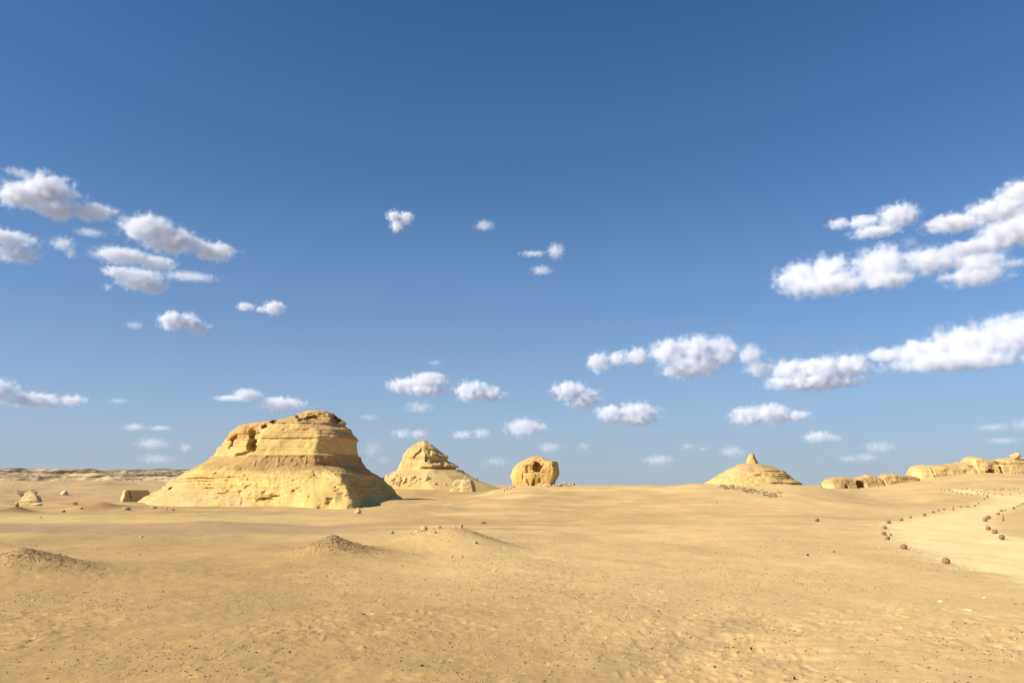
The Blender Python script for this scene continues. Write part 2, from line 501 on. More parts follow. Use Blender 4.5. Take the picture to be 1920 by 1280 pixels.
def stack_rock(D, left, right, secs, depth, rows, nf, nb, disp, dents=(), colour=None, py_extra=None, smooth=6):
    """A rock whose outline against the sky is given by (py, px) lists and whose plan changes with height.
    secs: list of (py, polygon); depth: list of (py, depth per half width)."""
    th = theta_set(nf, nb)
    L = np.array(left, float); Rr = np.array(right, float)
    y0, y1 = L[0, 0], L[-1, 0]
    py = y0 + (y1 - y0) * np.linspace(0, 1, rows)
    xl = np.interp(py, L[:, 0], L[:, 1]); xr = np.interp(py, Rr[:, 0], Rr[:, 1])
    z = np.array([at(960, q, D)[2] for q in py])
    fy = np.array([ray(960, q)[1] for q in py])
    Xl = (xl - 960) / F_PX * D / fy; Xr = (xr - 960) / F_PX * D / fy
    S = [(q, section(pl, th, smooth=smooth)) for q, pl in secs]
    qs = np.array([q for q, _ in S])
    rad = np.array([s[0] for _, s in S]); oy = np.array([s[2] for _, s in S])
    ux = np.empty((rows, len(th))); uy = np.empty((rows, len(th)))
    for i in range(rows):
        r = np.array([np.interp(py[i], qs, rad[:, j]) for j in range(len(th))]) if len(S) > 1 else rad[0]
        o = np.interp(py[i], qs, oy)
        x_, y_ = r * np.cos(th), r * np.sin(th) + o
        x_ = np.where(x_ < 0, x_ / -x_.min(), x_ / x_.max())
        ux[i], uy[i] = x_, y_
    cx = (Xl + Xr) / 2; hw = (Xr - Xl) / 2
    dp = np.interp(py, [a for a, _ in depth], [b for _, b in depth])
    X = cx[:, None] + ux * hw[:, None]
    # keep the outline true although nearer faces are seen larger
    Y = D + uy * (hw * dp)[:, None]
    Z = np.repeat(z[:, None], len(th), 1)
    X = X * (0.5 + 0.5 * Y / D)
    nx, ny = np.cos(th)[None, :] * np.ones_like(X), np.sin(th)[None, :] * np.ones_like(X)
    PX, PY = to_px(X, Y, Z)
    PYt = py[:, None] * np.ones_like(X)                 # height level, in photo rows of the rock's own distance
    d = disp(X, Y, Z, PX, PYt)
    X = X + nx * d; Y = Y + ny * d
    front = ss(0.1, -0.2, ny) if False else (ny < 0.15)
    for (cxp, cyp, rx, ry, dd, hard, rot) in dents:
        c_, s_ = math.cos(R(rot)), math.sin(R(rot))
        a = ((PX - cxp) * c_ + (PYt - cyp) * s_) / rx
        b = (-(PX - cxp) * s_ + (PYt - cyp) * c_) / ry
        q = (np.abs(a) ** 2.6 + np.abs(b) ** 2.6) ** (1 / 2.6) + (0.22 if hard > 0.2 else 0.07) * fbm2(PX / 5, PYt / 4, 4, 7)
        Y = Y + np.where(front, dd * (1 - ss(1 - hard, 1 + hard * 0.3, q)), 0)
    X, Y, Z, PX, PYt = X, Y, Z, PX, PYt
    C = colour(X, Y, Z, PX, PYt)
    V = np.stack([X.ravel(), Y.ravel(), Z.ravel()], 1)
    Fc = grid_faces(rows, len(th), wrap=True)[:, ::-1]
    # lid
    top = V[:len(th)].mean(0); top[2] = V[:len(th), 2].max() + 0.05
    V = np.vstack([V, top]); C = np.vstack([C.reshape(-1, 3), C.reshape(-1, 3)[0]])
    n = len(th); k = len(V) - 1
    lid = np.stack([np.arange(n), np.full(n, k), np.full(n, k), (np.arange(n) + 1) % n], 1)
    lid = np.stack([lid[:, 0], lid[:, 3], np.full(n, k)], 1)
    return V, Fc, lid, C, PYt, PX

def with_lid(V, Fc, lid):
    """quads plus the lid as quads with a doubled corner removed: returned as triangles only"""
    q = np.vstack([Fc[:, [0, 1, 2]], Fc[:, [0, 2, 3]]])
    return np.vstack([q, lid])

def strata(Z, X, Y, f, seed, warp=0.25):
    zz = Z + warp * n2(X / 7.0, Y / 7.0, seed + 1)
    return n2(zz * f, zz * 0 + 0.5 + X * 0.03, seed)

def thing(name, loc, label, cat, group=None):
    e = bpy.data.objects.new(name, None)
    e.empty_display_size = 0.5
    col.objects.link(e)
    e.location = loc
    tag(e, label, cat, group)
    return e

def part(name, V, F3, C, parent, mat=M_rock, smooth=True):
    me = np_mesh(name, V - np.array(parent.location)[None, :], F3, C, smooth)
    return link(name, me, mat, parent)

# ---- the big butte
def big_butte():
    D = 135.0
    left = [(769.5, 588), (772, 575), (776, 563), (783, 542), (788, 516), (793, 478), (797, 448), (806, 441), (815, 432), (830, 416), (845, 402), (856, 392), (862, 386),
            (870, 370), (880, 350), (890, 331), (900, 316), (910, 300), (920, 285), (930, 265), (940, 248), (950, 232), (975, 200)]
    right = [(769.5, 600), (772, 612), (776, 622), (783, 630), (790, 642), (800, 657), (812, 668), (822, 675), (832, 677), (845, 676), (855, 677), (865, 682), (875, 689),
             (885, 700), (895, 711), (905, 723), (915, 734), (925, 745), (935, 758), (943, 770), (950, 781), (975, 800)]
    cap = [(-1, 0.25), (-0.93, -0.12), (-0.45, -0.42), (-0.36, -0.66), (0.47, -0.86), (0.72, -0.66), (0.97, -0.22), (1, 0.2), (0.7, 0.8), (-0.6, 0.8)]
    topc = [(-1, 0.1), (-0.8, -0.4), (0.2, -0.8), (0.7, -0.6), (1, 0.0), (0.7, 0.7), (-0.6, 0.7)]
    tal = [(-1, 0.2), (-0.85, -0.3), (-0.4, -0.66), (0.45, -0.82), (0.7, -0.65), (0.95, -0.2), (1, 0.2), (0.7, 0.8), (-0.6, 0.8)]
    base = [(-1, 0.25), (-0.8, -0.1), (-0.45, -0.55), (-0.1, -0.76), (0.35, -0.95), (0.69, -1.02), (0.76, -0.5), (0.92, 0.05), (1, 0.3), (0.7, 0.85), (-0.6, 0.85)]
    secs = [(770, topc), (800, topc), (818, cap), (856, cap), (875, tal), (900, base), (975, base)]
    depth = [(770, 0.9), (800, 0.85), (856, 0.82), (900, 0.76), (940, 0.84), (975, 0.9)]

    basem_ = lambda PY: ss(880, 890, PY) * (1 - 0.7 * ss(925, 945, PY))

    def disp(X, Y, Z, PX, PY):
        d = 0.22 * fbm3(X / 2.6, Y / 2.6, Z / 2.0, 4, 101) + 0.5 * n3(X / 8, Y / 8, Z / 9, 105)
        capm = 1 - ss(854, 857, PY)
        up = 1 - ss(822, 828, PY)
        talm = ss(855, 860, PY) * (1 - ss(880, 890, PY))
        basem = ss(880, 890, PY)
        st = strata(Z, X, Y, 1.6, 110)
        st2 = strata(Z, X, Y, 4.2, 112)
        rside = ss(560, 640, PX)
        d = d + up * (0.22 + 0.28 * rside) * st * ss(785, 800, PY) + up * 0.14 * st2
        d = d + up * 0.55 * np.abs(fbm3(X / 1.6, Y / 1.6, Z / 1.4, 4, 120)) * (1 - ss(790, 806, PY))
        d = d + 0.75 * (np.abs(fbm3(X / 2.2, Y / 2.2, Z / 1.8, 4, 123)) - 0.3) * (1 - ss(455, 482, PX)) * capm * (1 - ss(840, 850, PY))
        d = d - 0.26 * ss(0.35, 0.8, n3(X / 0.7, Y / 0.7, Z / 0.4, 125)) * (up * 0.6 + basem_(PY))
        d = d - 0.18 * np.clip(n2(PX / 6.5, PY / 40.0, 127) - 0.1, 0, 1) * ss(884, 900, PY)
        d = d + 0.16 * talm * ss(0.35, 0.7, n3(X / 0.5, Y / 0.5, Z / 0.5, 129))
        # the smooth pale band under an overhanging lip
        band = ss(824, 828, PY) * capm
        d = d - 0.35 * band + 0.05 * band * st2
        d = d - band * 0.12 * np.abs(n2(X / 1.3, Y / 1.3, 130))
        d = d - 0.45 * talm * ss(856, 858, PY) * 0.3 + talm * 0.10 * fbm3(X / .7, Y / .7, Z / .7, 3, 133)
        # layered base: hard and soft beds, more ragged to the right
        rag = 0.35 + 0.65 * ss(0.0, 0.8, n3(X / 5, Y / 5, Z / 2.0, 140) + 0.4)
        fade = 1 - 0.75 * ss(925, 945, PY)
        sb = np.where(st > 0, st ** 0.7, -(-st) ** 1.2) if False else st
        d = d + basem * rag * fade * (0.42 * sb + 0.26 * st2 + 0.13 * strata(Z, X, Y, 9.0, 115, 0.15))
        d = d + basem * rag * fade * 0.22 * fbm3(X / 0.9, Y / 0.9, Z / 0.35, 3, 141)
        # wavy, scalloped lower wall
        d = d + basem * 0.9 * n2(PX / 34.0, PY / 30.0, 150) * ss(895, 930, PY)
        d = d - 0.7 * ss(925, 945, PY) * np.clip(n2(PX / 22.0, PY / 25, 151), 0, 1)
        return d

    dents = [
        (470, 838, 11, 12, 2.6, 0.45, -14), (475, 818, 6, 13, 1.3, 0.6, 14),      # the gully left of the main face
        (436, 829, 2.6, 15, 0.9, 0.6, 40), (452, 852, 14, 3, 0.9, 0.6, -12),
        (497, 803, 5, 4, 1.2, 0.4, -30), (515, 794, 3, 6, 1.1, 0.4, 38), (583, 787, 12, 6, 1.4, 0.4, -8), (564, 791, 4, 3, 1.0, 0.4, -30),
        (627, 789, 10, 8, 2.4, 0.3, 18), (559, 782, 2, 6, 0.8, 0.5, 0),
        (505, 932, 24, 4, 0.9, 0.6, -10), (616, 936, 8, 6, 0.9, 0.7, -10), (450, 940, 4, 10, 0.5, 0.8, 15),
        (551, 922, 6, 4, .5, .7, 0), (598, 893, 16, 6, 0.6, 0.6, 0), (283, 932, 16, 2.5, 0.9, 0.5, -30), (312, 918, 14, 2.2, 0.7, .5, -22),
    ]

    def colour(X, Y, Z, PX, PY):
        st = strata(Z, X, Y, 1.6, 110)
        s2 = strata(Z, X, Y, 3.4, 160, 0.4)
        nz = fbm3(X / 3, Y / 3, Z / 1.5, 3, 161)
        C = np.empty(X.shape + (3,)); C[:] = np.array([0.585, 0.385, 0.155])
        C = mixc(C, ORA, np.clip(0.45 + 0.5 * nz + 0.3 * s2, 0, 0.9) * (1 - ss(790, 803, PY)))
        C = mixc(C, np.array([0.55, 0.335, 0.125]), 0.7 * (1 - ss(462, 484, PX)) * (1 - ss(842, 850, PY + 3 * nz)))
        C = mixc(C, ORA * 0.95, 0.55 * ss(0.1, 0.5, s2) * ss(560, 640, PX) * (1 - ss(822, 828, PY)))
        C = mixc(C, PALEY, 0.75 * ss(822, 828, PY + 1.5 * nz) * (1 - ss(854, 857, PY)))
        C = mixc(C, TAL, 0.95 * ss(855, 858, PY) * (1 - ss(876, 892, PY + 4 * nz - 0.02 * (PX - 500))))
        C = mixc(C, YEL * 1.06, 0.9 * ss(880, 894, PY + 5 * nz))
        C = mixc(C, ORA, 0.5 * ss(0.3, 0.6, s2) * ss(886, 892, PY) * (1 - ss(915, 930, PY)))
        # sand drifted up the left flank
        C = mixc(C, np.array([0.55, 0.375, 0.17]), 0.8 * ss(0, 18, (PY - 880) - 0.30 * (PX - 330)) * (PX < 470))
        sp_ = n3(X / 0.45, Y / 0.45, Z / 0.25, 165)
        C = mixc(C, np.array([0.36, 0.22, 0.09]), 0.4 * ss(0.5, 0.85, sp_) * (1 - 0.8 * ss(822, 826, PY) * (1 - ss(856, 860, PY))))
        C = C * (1 + 0.10 * nz)[..., None]
        return C

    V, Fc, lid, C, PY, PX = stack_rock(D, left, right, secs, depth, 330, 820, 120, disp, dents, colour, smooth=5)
    n = PY.shape[1]
    rowc = np.repeat(np.arange(PY.shape[0] - 1), n)
    colx = PX[:-1].ravel()
    pyc = PY[:-1].ravel()
    cb = 856 + 7 * ss(480, 400, -colx) * 0 + np.interp(colx, [385, 460, 480, 680], [863, 856, 858.5, 854.5])- 856
    e = thing('rock_butte', (-39, D, 0), 'huge flat-topped yellow rock butte with a sheer pale band, largest on the plain', 'butte', 'rock buttes')
    loc = np.array(e.location)
    r_cap = pyc < 857
    r_tal = (pyc >= 857) & (pyc < 886)
    r_base = pyc >= 886
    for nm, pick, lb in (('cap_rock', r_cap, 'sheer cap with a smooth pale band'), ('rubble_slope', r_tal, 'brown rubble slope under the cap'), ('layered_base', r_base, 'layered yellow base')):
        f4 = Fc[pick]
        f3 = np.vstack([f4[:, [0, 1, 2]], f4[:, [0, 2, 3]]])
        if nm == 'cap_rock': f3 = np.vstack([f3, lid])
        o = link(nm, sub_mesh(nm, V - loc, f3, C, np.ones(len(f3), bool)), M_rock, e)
        o['label'] = lb
    add_bvh(V, Fc)
big_butte()

def simple_stack(name, label, D, left, right, secs, depth, rows, nf, nb, disp, dents, colour, cut=None, part_names=None, group='rock buttes', cat='butte', smooth=4, parts_labels=None):
    V, Fc, lid, C, PY, PX = stack_rock(D, left, right, secs, depth, rows, nf, nb, disp, dents, colour, smooth=smooth)
    mid = V.mean(0); zb = V[:, 2].min()
    e = thing(name, (float(mid[0]), float(mid[1]), float(H_macro(mid[0], mid[1]))), label, cat, group)
    loc = np.array(e.location)
    pyc = PY[:-1].ravel()
    if cut is None:
        picks = [np.ones(len(Fc), bool)]
    else:
        ed = [-1e9] + list(cut) + [1e9]
        picks = [(pyc >= ed[i]) & (pyc < ed[i + 1]) for i in range(len(ed) - 1)]
    for i, pk in enumerate(picks):
        f4 = Fc[pk]
        f3 = np.vstack([f4[:, [0, 1, 2]], f4[:, [0, 2, 3]]])
        if i == 0: f3 = np.vstack([f3, lid])
        o = link(part_names[i], sub_mesh(part_names[i], V - loc, f3, C, np.ones(len(f3), bool)), M_rock, e)
        if parts_labels: o['label'] = parts_labels[i]
    add_bvh(V, Fc)
    return e

# ---- the pointed butte
def pointed_butte():
    D = 190.0
    left = [(825.5, 791), (828, 786), (835, 775), (843, 763), (850, 757), (858, 752), (868, 748), (876, 745), (881, 743), (884, 736), (890, 728), (900, 714), (912, 698), (935, 670)]
    right = [(825.5, 797), (828, 803), (833, 810), (840, 819), (848, 829), (855, 839), (862, 841), (866, 845), (872, 857), (879, 864), (881, 866), (885, 870), (890, 878), (900, 897), (912, 930), (935, 985)]
    cap = [(-1, 0.2), (-0.9, -0.3), (0.05, -0.85), (0.2, -0.8), (0.8, -0.35), (1, 0.1), (0.6, 0.8), (-0.6, 0.8)]
    base = [(-1, 0.1), (-0.75, -0.6), (0, -1), (0.5, -0.85), (0.9, -0.4), (1, 0.1), (0.6, 0.8), (-0.6, 0.8)]
    secs = [(825, cap), (880, cap), (892, base), (935, base)]
    depth = [(825, 0.9), (880, 0.85), (935, 0.8)]

    def disp(X, Y, Z, PX, PY):
        capm = 1 - ss(877, 879, PY)
        st = strata(Z, X, Y, 1.3, 210); s2 = strata(Z, X, Y, 3.2, 211)
        rs = ss(790, 815, PX)
        d = 0.30 * fbm3(X / 1.8, Y / 1.8, Z / 1.8, 4, 201)
        d = d + capm * (0.10 + 0.13 * rs) * (0.55 * st + 0.6 * s2)
        d = d - capm * 0.4 * np.clip(n3(X / 1.3, Y / 1.3, Z / 5, 205), 0, 1) * ss(840, 860, PY)
        d = d - 1.1 * ss(875.5, 877, PY) * (1 - ss(879, 881.5, PY)) * ss(785, 800, PX)
        d = d * (1 - 0.75 * ss(884, 895, PY))
        return d
    dents = [(787, 847, 3, 9, 0.7, 0.5, 38), (779, 855, 2, 6, 0.6, 0.5, 30), (799, 861, 3, 8, 0.9, 0.4, 0), (816, 844, 14, 1.6, 0.6, 0.5, 3), (815, 868, 9, 3, 0.6, 0.5, 0),
             (830, 872, 5, 4, 0.7, 0.4, 0), (820, 855, 12, 2, 0.5, .5, 10), (806, 850, 3, 5, .5, .5, 0)]

    def colour(X, Y, Z, PX, PY):
        nz = fbm3(X / 2.5, Y / 2.5, Z / 1.5, 3, 221)
        s2 = strata(Z, X, Y, 2.2, 222)
        C = np.empty(X.shape + (3,)); C[:] = np.array([0.62, 0.43, 0.175])
        C = mixc(C, ORA * 0.8, 0.8 * (1 - ss(827, 830, PY)))
        C = mixc(C, ORA, 0.5 * ss(0.1, 0.5, s2 + 0.4 * nz) * (1 - ss(876, 880, PY)))
        C = mixc(C, SAND_PALE * np.array([0.95, 0.92, 0.86]), 0.95 * ss(878, 882, PY))
        C = mixc(C, TAL * 1.1, 0.6 * ss(879, 884, PY) * (1 - ss(775, 800, PX)))
        return C * (1 + 0.08 * nz)[..., None]
    simple_stack('rock_butte', 'pointed layered rock butte on a rubble skirt behind the largest butte', D, left, right, secs, depth, 230, 520, 90, disp, dents, colour,
                 cut=(880,), part_names=('cap_rock', 'sand_skirt'), parts_labels=('pointed layered cap', 'sloping sand skirt'))
pointed_butte()

# ---- the hollowed rock
def hollow_rock():
    D = 150.0
    left = [(854.5, 1003), (857, 994), (862, 983), (866, 976), (872, 968), (880, 961), (890, 958), (898, 959), (906, 962), (914, 965), (930, 960)]
    right = [(854.5, 1009), (857, 1016), (860, 1023), (863, 1030), (864.3, 1035), (865, 1044), (870, 1046.5), (876, 1047), (884, 1049), (892, 1048), (899, 1045), (906, 1042), (914, 1041), (930, 1045)]
    a = [(-1, 0.1), (-0.85, -0.5), (-0.3, -0.85), (0.72, -1.0), (0.84, -0.6), (1, 0.3), (0.7, 0.8), (-0.7, 0.8)]
    secs = [(855, a), (930, a)]
    depth = [(855, 1.0), (865, 0.85), (930, 0.8)]

    def disp(X, Y, Z, PX, PY):
        d = 0.16 * fbm3(X / 1.3, Y / 1.3, Z / 1.3, 4, 301) + 0.18 * n3(X / 3, Y / 3, Z / 3, 303)
        d = d + 0.22 * np.abs(fbm3(X / 0.6, Y / 0.6, Z / 0.6, 3, 304)) * (1 - ss(872, 886, PY))
        d = d - 0.22 * ss(885, 886, PY) * (1 - ss(886.5, 888, PY)) * ss(975, 984, PX) * (1 - ss(1018, 1028, PX))
        return d
    dents = [(999, 879, 16, 7, 0.8, 0.8, -4), (1008, 877, 8.5, 8.5, 1.9, 0.22, -20), (1005, 869, 5, 4, 0.5, 0.6, 40),
             (1001, 904, 3, 8, 0.9, 0.5, 10), (1012, 901, 1.5, 5, 0.5, 0.5, 0), (990, 904, 2, 7, 0.4, 0.5, -30), (980, 893, 1.2, 7, 0.35, 0.5, 0), (1037, 874, 3, 3, 0.4, 0.5, 0)]

    def colour(X, Y, Z, PX, PY):
        nz = fbm3(X / 1.5, Y / 1.5, Z / 1.2, 3, 321)
        C = np.empty(X.shape + (3,)); C[:] = YEL * np.array([0.98, 0.95, 0.95])
        C = mixc(C, np.array([0.60, 0.375, 0.15]), 0.75 * (1 - ss(868, 884, PY + 4 * nz)))
        C = mixc(C, PALEY, 0.5 * ss(886, 892, PY))
        return C * (1 + 0.07 * nz)[..., None]
    e = simple_stack('hollow_rock', 'rounded yellow rock with a dark hollow in its face, standing on the sand swell', D, left, right, secs, depth, 200, 420, 70, disp, dents, colour,
                     part_names=('rock_body',), group=None, cat='rock', smooth=4)
hollow_rock()

# ---- the dome with a pinnacle
def dome():
    D = 200.0
    left = [(867, 1402), (869, 1392), (872, 1380), (878, 1366), (885, 1354), (892, 1343), (900, 1331), (908, 1320), (925, 1290)]
    right = [(867, 1414), (869, 1424), (872, 1440), (878, 1456), (884, 1471), (890, 1480), (896, 1485), (902, 1496), (908, 1507), (925, 1535)]
    a = [(-1, 0.0), (-0.8, -0.55), (-0.3, -0.85), (0.35, -0.9), (0.75, -0.6), (1, 0.0), (0.7, 0.8), (-0.7, 0.8)]
    secs = [(867, a), (925, a)]
    depth = [(867, 0.9), (925, 0.9)]

    def disp(X, Y, Z, PX, PY):
        st = strata(Z, X, Y, 2.0, 410); s2 = strata(Z, X, Y, 5, 411)
        rs = ss(1420, 1465, PX)
        low = ss(878, 886, PY)
        d = 0.38 * fbm3(X / 2, Y / 2, Z / 1.2, 5, 401) + 0.35 * n3(X / 5, Y / 5, Z / 5, 402)
        return d + low * (0.24 + 0.66 * rs) * (0.9 * st + 0.5 * s2) * (0.4 + 0.6 * ss(-0.2, 0.5, n2(X / 2, Z / 0.7, 415)))

    def colour(X, Y, Z, PX, PY):
        nz = fbm3(X / 2.5, Y / 2.5, Z / 1.5, 3, 421)
        C = np.empty(X.shape + (3,)); C[:] = np.array([0.63, 0.425, 0.165])
        t = 1 - ss(878, 886, PY + 3 * nz - 4 * np.exp(-((PX - 1418) / 22) ** 2))
        C = mixc(C, np.array([0.55, 0.35, 0.16]), 0.9 * t)
        return C * (1 + 0.07 * nz)[..., None]
    e = simple_stack('dome_hill', 'low layered dome of rock crowned by a single pinnacle', D, left, right, secs, depth, 140, 420, 60, disp, (), colour,
                     cut=(882,), part_names=('dome_top', 'layered_base'), group='rock buttes', cat='butte', parts_labels=('smooth orange-brown crown', 'layered yellow base'), smooth=24)
    # pinnacle
    l2 = [(849, 1408), (851, 1406), (855, 1403.5), (861, 1401), (867, 1400), (873, 1399)]
    r2 = [(849, 1411), (851, 1413), (855, 1415), (861, 1418), (867, 1422), (873, 1427)]
    b = [(-1, 0.1), (-0.7, -0.8), (0.25, -1), (0.5, -0.7), (1, 0.1), (0.5, 0.8), (-0.5, 0.8)]

    def d2(X, Y, Z, PX, PY):
        return 0.10 * fbm3(X / 0.8, Y / 0.8, Z / 0.8, 3, 431)

    def c2(X, Y, Z, PX, PY):
        C = np.empty(X.shape + (3,)); C[:] = YEL
        return C
    V, Fc, lid, C, PY, PX = stack_rock(D, l2, r2, [(849, b), (873, b)], [(849, 0.9), (873, 0.9)], 50, 110, 30, d2, (), c2, smooth=1)
    f3 = with_lid(V, Fc, lid)
    o = link('pinnacle', np_mesh('pinnacle', V - np.array(e.location), f3, C), M_rock, e)
dome()

# ---- long walls of rock on the right, and the plateau on the left
def wall_rock(top, base, D0, D1, thick, cols, rows, amp, dents, colour, seed, lean=0.48):
    top = np.array(top, float); base = np.array(base, float)
    px = np.linspace(top[0, 0], top[-1, 0], cols)
    ty = np.interp(px, top[:, 0], top[:, 1]); by = np.interp(px, base[:, 0], base[:, 1])
    f = (px - px[0]) / (px[-1] - px[0])
    D = D0 + (D1 - D0) * f
    ty = ty + 0.55 * fbm2(px / 8, px * 0 + seed, 5, seed, 0.6)
    u = np.linspace(0, 1, rows)
    nfr = int(rows * 0.66)
    X = np.empty((rows, cols)); Y = np.empty_like(X); Z = np.empty_like(X); PYv = np.empty_like(X)
    zt = np.array([at(960, q, d)[2] for q, d in zip(ty, D)]); zb = np.array([at(960, q, d)[2] for q, d in zip(by, D)]) - 2.5
    th = thick * np.sqrt(np.clip(np.minimum(f, 1 - f) * 14, 0.02, 1))
    for i in range(rows):
        if i <= nfr:
            t = i / nfr
            zz = zb + (zt - zb) * (1 - (1 - t) ** 1.25)
            off = -th * (1 - lean * t ** 1.2 - (1 - lean) * ss(0.80, 1.0, t) * 0.8)
        else:
            t = (i - nfr) / (rows - 1 - nfr)
            zz = zt + (zb - zt) * t ** 2
            off = th * (-0.12 * (1 - lean) + (1.1) * t)
        X[i] = (px - 960) / F_PX * D / 1.015
        Y[i] = D + off
        Z[i] = zz
        PYv[i] = ty + (by - ty) * np.clip((zt - zz) / np.maximum(zt - zb, 0.1), 0, 1)
    PXg = np.repeat(px[None], rows, 0)
    fr = (np.arange(rows) <= nfr)[:, None]
    w_ = np.where(fr, 1.0, 0.4)
    d = amp * (0.32 * n3(X / 9, Y / 9, Z / 14, seed + 1) + 0.5 * fbm3(X / 2.2, Y / 2.2, Z / 1.8, 5, seed + 2) + 0.35 * strata(Z, X, Y, 1.5, seed + 3))
    Y = Y - d * w_
    for (cxp, cyp, rx, ry, dd, hard, rot) in dents:
        c_, s_ = math.cos(R(rot)), math.sin(R(rot))
        a = ((PXg - cxp) * c_ + (PYv - cyp) * s_) / rx
        b = (-(PXg - cxp) * s_ + (PYv - cyp) * c_) / ry
        q = (np.abs(a) ** 2.6 + np.abs(b) ** 2.6) ** (1 / 2.6)
        Y = Y + np.where(fr, dd * (1 - ss(1 - hard, 1 + hard * 0.3, q)), 0)
    C = colour(X, Y, Z, PXg, PYv)
    V = np.stack([X.ravel(), Y.ravel(), Z.ravel()], 1)
    Fc = grid_faces(rows, cols)
    return V, Fc, C.reshape(-1, 3)

def ridge_col(seed):
    def colour(X, Y, Z, PX, PY):
        nz = fbm3(X / 3, Y / 3, Z / 1.6, 3, seed)
        C = np.empty(X.shape + (3,)); C[:] = np.array([0.68, 0.46, 0.185])
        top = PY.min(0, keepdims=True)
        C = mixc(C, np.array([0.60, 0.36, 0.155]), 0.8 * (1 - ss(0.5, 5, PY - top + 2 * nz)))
        return C * (1 + 0.06 * nz)[..., None]
    return colour

def wall_thing(name, label, cat, group, args, mat=M_rock, kind=None):
    V, Fc, C = wall_rock(*args)
    add_bvh(V, Fc)
    o = link(name, np_mesh(name, V, Fc, C), mat)
    if kind: tag(o, kind=kind)
    else: tag(o, label, cat, group)
    return o

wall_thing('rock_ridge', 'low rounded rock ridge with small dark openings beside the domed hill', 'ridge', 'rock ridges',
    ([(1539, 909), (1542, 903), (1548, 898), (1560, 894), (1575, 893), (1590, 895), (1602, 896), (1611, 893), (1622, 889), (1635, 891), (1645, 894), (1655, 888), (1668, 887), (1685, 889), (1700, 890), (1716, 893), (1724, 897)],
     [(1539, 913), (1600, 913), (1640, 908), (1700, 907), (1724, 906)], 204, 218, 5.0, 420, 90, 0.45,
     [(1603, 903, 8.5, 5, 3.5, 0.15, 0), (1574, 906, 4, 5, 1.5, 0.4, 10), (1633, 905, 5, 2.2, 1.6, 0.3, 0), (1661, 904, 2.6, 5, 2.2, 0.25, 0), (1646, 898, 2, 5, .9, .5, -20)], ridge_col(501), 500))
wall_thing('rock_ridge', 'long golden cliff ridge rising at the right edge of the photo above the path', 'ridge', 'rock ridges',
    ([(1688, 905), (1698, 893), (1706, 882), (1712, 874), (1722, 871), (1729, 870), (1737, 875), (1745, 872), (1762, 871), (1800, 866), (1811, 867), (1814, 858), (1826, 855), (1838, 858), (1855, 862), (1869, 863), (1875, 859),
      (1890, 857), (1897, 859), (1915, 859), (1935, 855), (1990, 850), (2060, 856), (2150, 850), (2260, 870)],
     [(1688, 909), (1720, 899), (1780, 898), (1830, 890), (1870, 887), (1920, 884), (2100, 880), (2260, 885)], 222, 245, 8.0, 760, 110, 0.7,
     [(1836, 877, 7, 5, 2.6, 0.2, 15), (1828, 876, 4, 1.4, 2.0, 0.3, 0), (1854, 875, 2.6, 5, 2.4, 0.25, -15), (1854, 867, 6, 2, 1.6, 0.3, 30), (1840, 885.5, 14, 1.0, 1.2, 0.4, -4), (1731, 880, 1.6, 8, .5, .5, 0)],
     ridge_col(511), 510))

def plat_col(X, Y, Z, PX, PY):
    nz = fbm3(X / 14, Y / 14, Z / 1.2, 4, 521)
    s2 = strata(Z, X, Y, 0.9, 522, 0.6)
    C = np.empty(X.shape + (3,)); C[:] = np.array([0.46, 0.33, 0.19])
    C = mixc(C, np.array([0.34, 0.235, 0.135]), 0.7 * ss(0.0, 0.6, s2 + 0.6 * nz))
    return C * (1 + 0.12 * nz)[..., None]

def plateau():
    # a stepped escarpment: a sheet of the terrain with hard ledges and gullies
    nx, ny = 700, 150
    xs = np.linspace(-330, -80, nx); ys = np.linspace(245, 420, ny)
    X, Y = np.meshgrid(xs, ys)
    base = H_macro(X, Y)
    edge = 276 + 16 * fbm2(X / 26, X * 0 + 1.5, 4, 531) + 0.06 * (X + 200)
    t = (Y - edge) / 38.0
    t = t + 0.22 * fbm2(X / 11, Y / 15, 4, 533)
    rise = 5.6 * np.clip(t, 0, 1)
    # hard beds make steps
    k = 3.2
    step = np.floor(rise * k / 2) * 2 / k
    fr = rise * k / 2 - np.floor(rise * k / 2)
    rise2 = step + (2 / k) * ss(0.72, 0.95, fr)
    z = base * 0 + np.maximum(base, 0) * (1 - ss(0, 1, t)) + ss(0, 1, t) * 6.0 + 0.55 * rise2 + 0.25 * rise
    z = z + 0.35 * fbm2(X / 5, Y / 5, 4, 535) * ss(0.0, 0.3, t) * (1 - 0.7 * ss(0.9, 1.1, t)) - 0.9 * (1 - ss(-0.25, -0.05, t))
    z = z - 3.0 * ss(-100, -80, X)
    z = z - 5 * ss(400, 420, Y)
    nz = fbm2(X / 8, Y / 8, 4, 541)
    C = np.empty(X.shape + (3,)); C[:] = np.array([0.58, 0.405, 0.215])
    C = mixc(C, np.array([0.36, 0.25, 0.15]), 0.75 * ss(0.0, 0.7, nz + 0.9 * (ss(0.5, 0.7, fr) * (1 - ss(0.9, 1.0, fr))) - 0.3) * ss(0.0, 0.1, t))
    bed_shade = n2(X / 18, z * 3.4, 545) + 0.5 * n2(X / 6, z * 6, 546)
    C = mixc(C, np.array([0.10, 0.07, 0.045]), 0.92 * ss(0.15, 0.4, bed_shade) * ss(0.05, 0.15, t) * (1 - ss(0.95, 1.05, t)))  # dark strata and ledge shadows together, painted into the rock colour
    C = mixc(C, np.array([0.20, 0.135, 0.08]), 0.8 * ss(0.90, 1.0, t + 0.2 * nz))
    V = np.stack([X.ravel(), Y.ravel(), z.ravel()], 1)
    o = link('plateau', np_mesh('plateau', V, grid_faces(ny, nx), C.reshape(-1, 3)), M_far)
    tag(o, kind='structure')
plateau()

